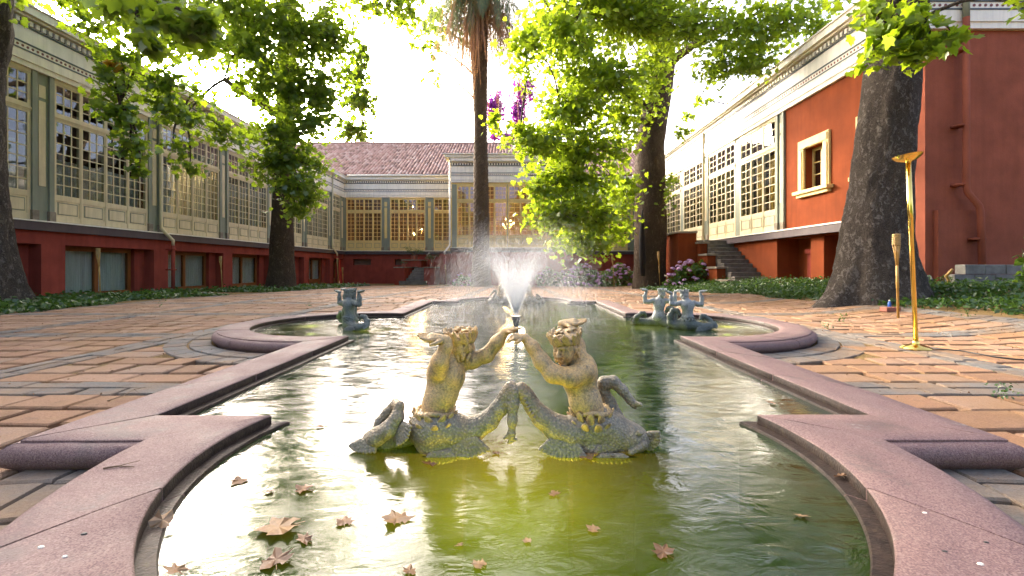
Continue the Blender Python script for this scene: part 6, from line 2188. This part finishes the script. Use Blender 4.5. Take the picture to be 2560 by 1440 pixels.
def lamps():
    lamp_at(-0.02, 1.70, 'lamp glowing under the front pair of bronze figures', 34, (1, .52, .24), z=-.43, aim=150, visible=False)
    lamp_at(-.03, 1.33, 'lamp glowing deep in the water before the front pair', 13, (.97, .92, .10), z=-.30, visible=False)
    lamp_at(-1.98 - .55, POOL_Y + .08, 'lamp glowing in the left lobe of the basin', 8, (1, .9, .55), z=-.05)
    lamp_at(2.62 + .0, POOL_Y + .02, 'lamp glowing in the right lobe of the basin', 8, (1, .85, .4), z=-.05)
    lamp_at(1.55, POOL_Y - .12, 'lamp hidden below the pair of the right lobe', 7, visible=False)
    lamp_at(-1.60, POOL_Y - .30, 'lamp hidden below the pair of the left lobe', 7, visible=False)
    lamp_at(0.015, POOL_Y + .13, 'lamp lighting the jet, just behind the nozzle', 1.2, (1, .86, .66), z=.01, down=.13, visible=False)

# ================================================================== lamp, torches, small things
def torchiere():
    b = G(2290, 872)
    r = empty('floor_lamp', b, 0, 'tall polished brass uplighter lamp standing on the slabs', 'lamp')
    D = b.y; s = D / F_PX
    top = P(2271, 405, D) - b
    base = MB(); base.lathe([(.122, .0), (.124, .008), (.118, .016), (.09, .030), (.05, .042), (.03, .05), (.026, .07), (.022, .075)], 32); base.build('base', M['brass'], r, angle=35)
    p = MB(); p.tube([(0, 0, .06), (top.x * .62, 0, top.z * .62), (top.x * .622, 0, top.z * .622), (top.x, 0, top.z)], [.0195, .0195, .022, .022], 16); p.build('pole', M['brass'], r, smooth=True)
    n = 32
    bo = MB()
    bo.lathe([(.02, -.015), (.025, .0), (.05, .006), (.088, .024), (.114, .050), (.120, .064), (.116, .065), (.102, .052), (.07, .026), (.04, .012)], n)
    o = bo.build('lamp_bowl', M['brass'], r, angle=30, loc=top)
    o.rotation_euler = (R(-4), R(-6), 0)
    # cable
    c = MB()
    q = random.Random(3)
    pts = [b + Vector((.14, 0, .012))]
    for k, (px, py) in enumerate([(2360, 877), (2400, 880), (2440, 887), (2490, 896), (2540, 902), (2600, 905)]):
        g_ = G(px, py); pts.append(Vector((g_.x, g_.y, g_.z + .012)))
    c.tube(pts, .006, 6)
    o = c.build('power_cable', M['cable'], smooth=True); tag(o, 'black cable running over the slabs from the brass lamp', 'cable')

def torches():
    spec = [(251, 748, 245, 620, 'bamboo torch leaning before the first curtained basement door', None), (556, 738, 551, 640, 'bamboo torch beside the pillar left of the leafy tree', None),
            (846, 718, 843, 645, 'bamboo torch at the inner corner, taller of the two', 26.0), (858, 716, 856, 668, 'bamboo torch at the inner corner, shorter of the two', 26.5),
            (1117, 716, 1113, 661, 'bamboo torch between the garden stair and the palm', 28.0), (1536, 712, 1531, 640, 'bamboo torch among the hydrangeas', 23.5), (1650, 716, 1646, 628, 'bamboo torch standing before the hollow trunk', 19.0), (2246, 742, 2241, 583, 'bamboo torch in front of the massive tree', 6.6)]
    wv = None
    for (bx, by, tx, ty, lab, D) in spec:
        if D is None:
            b = Vector(P(bx, by, 12.4)); b.z = HG - (by - CY) / F_PX * 12.4
            b = Vector((b.x, 12.4, gzf(b.x, 12.4))) if by > 742 else Vector((P(bx, by, 17.0).x, 17.0, gzf(-10, 17)))
        else:
            b = P(bx, by, D); b.z = gzf(b.x, D)
        D = b.y
        t = P(tx, ty, D) - b
        h = t.z
        r = empty('bamboo_torch', b, 0, lab, 'torch', 'bamboo torches round the courtyard')
        p = MB(); rr = .016
        p.tube([(0, 0, -.1), (t.x * .35, 0, h * .35), (t.x * .352, 0, h * .352), (t.x * .62, 0, h * .62)], [rr, rr, rr * 1.25, rr * 1.05], 8); p.build('pole', M['bamboo'], r, smooth=True)
        cbm = MB()
        for k in range(7):
            a = 2 * math.pi * k / 7
            cbm.tube([(t.x * .62 + rr * .6 * math.cos(a), rr * .6 * math.sin(a), h * .615), (t.x * .8 + .022 * math.cos(a), .022 * math.sin(a), h * .75), (t.x + .042 * math.cos(a), .042 * math.sin(a), h * .86)], [.008, .009, .007], 5)
        cbm.build('split_cane', M['bamboo'], r, smooth=True)
        w = MB()
        for k in range(6):
            z = h * (.86 + .022 * k)
            w.lathe([(.042, z), (.052, z + h * .004), (.052, z + h * .018), (.042, z + h * .0215)], 12, (t.x, 0, 0))
        w.build('woven_basket', M['bamboo_weave'], r, smooth=False)

def chandeliers():
    # lit lamps inside the rooms
    def bulbs(name, label, cat, pts, d, energy):
        c = P(*pts[0], d)
        r = empty(name, c, 0, label, cat)
        m = MB(); f = MB()
        for (px, py) in pts:
            p = P(px, py, d) - c
            m.lathe([(.01, -.05), (.04, -.02), (.045, .01), (.02, .05)], 8, p)
            f.tube([p - Vector((0, 0, .05)), p * .3 - Vector((0, 0, .35))], .012, 5)
        f.tube([Vector((0, 0, -.35)), Vector((0, 0, 1.3))], .015, 5)
        f.build('lamp_arm', M['brass'], r); m.build('bulb', M['bulb'], r, smooth=True)
        ld = bpy.data.lights.new('room_light', 'POINT'); ld.energy = energy; ld.color = (1, .58, .24); ld.shadow_soft_size = .3
        lo = bpy.data.objects.new('room_light', ld); COL.objects.link(lo); lo.parent = r; lo.location = (0, 0, -.1)
    bulbs('chandelier', 'lit chandelier behind the pavilion door', 'chandelier', [(1268, 560), (1276, 552), (1266, 567), (1278, 562), (1265, 548), (1284, 558), (1258, 561)], 31.2, 130)
    bulbs('wall_lamp', 'bright bulb shining in the second window of the end wing', 'wall lamp', [(1054, 573)], 36.0, 40)
    bulbs('table_lamp', 'small yellow shaded lamp low in the second window of the end wing', 'table lamp', [(1034, 583), (1036, 586)], 36.3, 14)
    bulbs('wall_lamp', 'faint bulb high in the second window of the end wing', 'wall lamp', [(1032, 517), (1053, 528)], 36.4, 14)

# ================================================================== leaves on water, twigs, stones
def dead_leaf(px, py, size, z, label, seed, on_water=True, tint=.6, curl=.15, name='fallen_leaf', group='dead leaves in and round the basin', yaw=None):
    h = HG - z
    d = F_PX * h / (py - CY)
    x = (px - CX) / F_PX * d
    q = random.Random(seed)
    n = 3
    sh = PLANE * 1.0
    vs, fs = [(0, 0.06, curl * .1)], []
    for (a, b) in sh:
        rr = math.hypot(a, b - .36)
        fold = .5 if (seed % 3 == 1 and size < .09) else 1.0
        vs.append((a * fold * q.uniform(.8, 1.1) + q.uniform(-.05, .05), b - .3 + q.uniform(-.07, .07), curl * (rr ** 2) * (q.uniform(.1, 1.2) + .6 * math.sin(3 * a + seed))))
    k = len(sh)
    for i in range(k): fs.append((0, 1 + i, 1 + (i + 1) % k))
    b0 = len(vs)
    # stalk
    vs += [(-.012, -.26, .01), (.012, -.26, .01), (.02, -.62, .03), (-.004, -.62, .03)]
    fs.append((b0, b0 + 1, b0 + 2, b0 + 3))
    vs = [(a * size, b * size, c * size) for a, b, c in vs]
    m = MB(); m.add(vs, fs, tint)
    o = m.build(name, M['leaf_dead'], loc=(x, d, z + .004))
    o.rotation_euler = (0, 0, q.uniform(0, 6.28) if yaw is None else yaw)
    tag(o, label, 'leaf', group)
    return o

def small_things():
    W = Z_WAT
    L = [(703, 1322, .098, 'large pale tan leaf floating front left in the basin', .95, 2.0), (992, 1302, .075, 'crumpled tan leaf floating below the left statue', .8, .6), (862, 1308, .045, 'small brown leaf floating between two larger leaves', .5, .3),
         (762, 1352, .055, 'brown leaf just under the large pale leaf', .3, .9), (690, 1406, .065, 'dark brown leaf nearest the bottom left of the water', .15, .5), (760, 1226, .05, 'orange brown leaf left of the statues reflection', .5, 1.2), (672, 1232, .035, 'thin brown leaf sliver near the left rim', .4, 2.2),
         (1466, 1140, .075, 'pale tan leaf resting against the right statue', .95, 3.4), (1240, 1135, .03, 'small red brown leaf between the two front statues', .3, 0.), (1075, 1162, .06, 'brown leaf in the reflection of the left statue', .3, 1.), (1386, 1238, .035, 'small tan leaf below the leaf at the right statue', .7, .3),
         (1484, 1327, .035, 'little yellow orange leaf in the dark middle of the basin', .8, .9), (2006, 1294, .04, 'pale leaf floating alone near the right rim', 1., 1.4), (1024, 1432, .03, 'orange leaf at the very bottom of the picture', .6, .1), (1198, 1416, .035, 'yellow leaf at the bottom in the lamp glow', .9, .8),
         (1150, 1366, .022, 'tiny yellow leaf in the lamp glow', .9, 1.9), (1318, 1356, .022, 'tiny yellow leaf right of the lamp glow', .9, .2), (1660, 1385, .05, 'dim sunken leaf at lower right of the basin', .1, .5), (1930, 1010, .05, 'leaf drifting at the near right corner of the basin', .4, .5), (800, 1070, .03, 'faint leaf left of the curled tail', .5, .5),
         (1060, 1130, .035, 'orange leaf caught under the left statue', .6, .7), (1530, 1142, .035, 'orange brown leaf caught under the right statue', .6, .4), (598, 1205, .05, 'thin curled leaf by the left rim', .45, 2.9)]
    for k, (px, py, s, lab, t, yw) in enumerate(L):
        dead_leaf(px, py, s, W, lab, 700 + k, True, t, .34, yaw=yw)
    R_ = [(404, 1308, .055, 'tan leaf standing curled on the left inner ledge', .95), (440, 1432, .045, 'yellow brown leaf on the left ledge at the bottom edge', .7), (2104, 1194, .05, 'folded brown leaf on the right inner ledge', .35)]
    for k, (px, py, s, lab, t) in enumerate(R_):
        o = dead_leaf(px, py, s, .068, lab, 740 + k, False, t, .55); o.rotation_euler = (R(25), R(18), k * 2.0)
    # twigs
    for k, (pl, z, lab) in enumerate([([(258, 1174), (295, 1168), (335, 1170)], Z_COP, 'thin dry twig lying on the left stone rim'), ([(268, 1004), (310, 990), (335, 975), (350, 985)], .012, 'forked twig on the slabs by the left rim')]):
        m = MB()
        pts = []
        for (px, py) in pl:
            d = F_PX * (HG - z) / (py - CY); pts.append(Vector(((px - CX) / F_PX * d, d, z + .004)))
        o3 = pts[0].copy()
        m.tube([p - o3 for p in pts], [.003, .0025, .0015, .001][:len(pts)], 5)
        a = pts[len(pts) // 2] - o3
        m.tube([a, a + Vector((.05, .03, .006))], [.0016, .0008], 4)
        o = m.build('twig', M['twig'], loc=o3); tag(o, lab, 'twig', 'dry twigs')
    # pebbles and droppings on the rim
    for k, (px, py, s, lab, mt) in enumerate([(210, 1337, .006, 'black pebble on the left rim', 'iron'), (102, 1370, .006, 'white chip on the left rim', 'white'), (162, 1393, .005, 'small white chip at the lower left rim', 'white'), (2362, 1382, .006, 'dark pebble low on the right rim', 'iron'), (2466, 1358, .005, 'dark seed at the outer right rim', 'iron'), (2451, 1413, .006, 'white chip low on the right rim', 'white'), (2312, 1284, .005, 'white chip on the right rim by the lone pale leaf', 'white')]):
        d = F_PX * (HG - Z_COP) / (py - CY)
        m = MB(); m.lathe([(s * .5, -.001), (s, s * .4), (s * .7, s * .9), (s * .2, s)], 7)
        o = m.build('pebble', M[mt], loc=((px - CX) / F_PX * d, d, Z_COP)); o.scale = (1.4, .9, .8); tag(o, lab, 'pebble', 'chips on the stone rim')
    # brick and blue bottle on the edge of the paving, right
    b = G(2226, 778); b = Vector((b.x, b.y, b.z))
    m = MB(); m.bevbox(-.13, .13, -.06, .06, 0, .065, .008); o = m.build('loose_brick', M['terracotta'], loc=b); o.rotation_euler.z = .15; tag(o, 'loose red brick at the edge of the ground cover', 'brick')
    bb = G(2224, 768)
    r = empty('plastic_bottle', bb, 0, 'small blue plastic bottle behind the loose brick', 'bottle')
    m = MB(); m.lathe([(.022, 0), (.024, .01), (.024, .07), (.01, .095), (.01, .105)], 10); m.build('bottle_body', M['blue_plastic'], r, smooth=True)
    m = MB(); m.lathe([(.012, .1051), (.012, .118)], 10); m.build('cap', M['white'], r)
    # low block wall and stones by the end wall
    r = empty('low_block_wall', (8.95, 9.35, gzf(8.9, 9.3)), 0, 'low grey block wall at the far right before the end plinth', 'low wall')
    q = random.Random(6)
    for row in range(2):
        for k in range(6):
            x = k * .42 + (.21 if row else 0)
            m = MB(); m.bevbox(x + .006, x + .412, -.1 + q.uniform(-.01, .01), .12, row * .2 + .004, row * .2 + .196, .012); m.build('block', M['block_stone'], r)
    for k in range(5):
        x = 7.6 + .3 * k
        m = MB(); m.lathe([(.13, -.1), (.16, .05), (.12, .14), (.05, .17)], 8)
        o = m.build('rough_stone', M['block_stone'], loc=(x + q.uniform(-.05, .05), 9.72, gzf(x, 9.7) + .02)); o.scale = (q.uniform(.9, 1.4), .8, q.uniform(.7, 1.1)); o.rotation_euler = (0, 0, q.uniform(0, 6))
        tag(o, ['rough footing stone nearest the massive trunk', 'second footing stone from the massive trunk', 'middle footing stone below the red plinth', 'footing stone just left of the bent root', 'footing stone nearest the wall downpipe'][k], 'stone', 'footing stones of the end wall')
    m = MB()
    a = P(2376, 735, 9.2)
    pts = [P(2376, 722, 9.2), P(2372, 700, 9.2), P(2366, 690, 9.2), P(2376, 680, 9.15), P(2381, 673, 9.1)]
    m.tube([p - a for p in pts], [.03, .028, .032, .03, .022], 8)
    o = m.build('bent_root', M['bamboo'], loc=a, smooth=True); tag(o, 'short pale bent root sticking up by the end wall', 'root')

jet()
lamps()
torchiere()
torches()
chandeliers()
small_things()
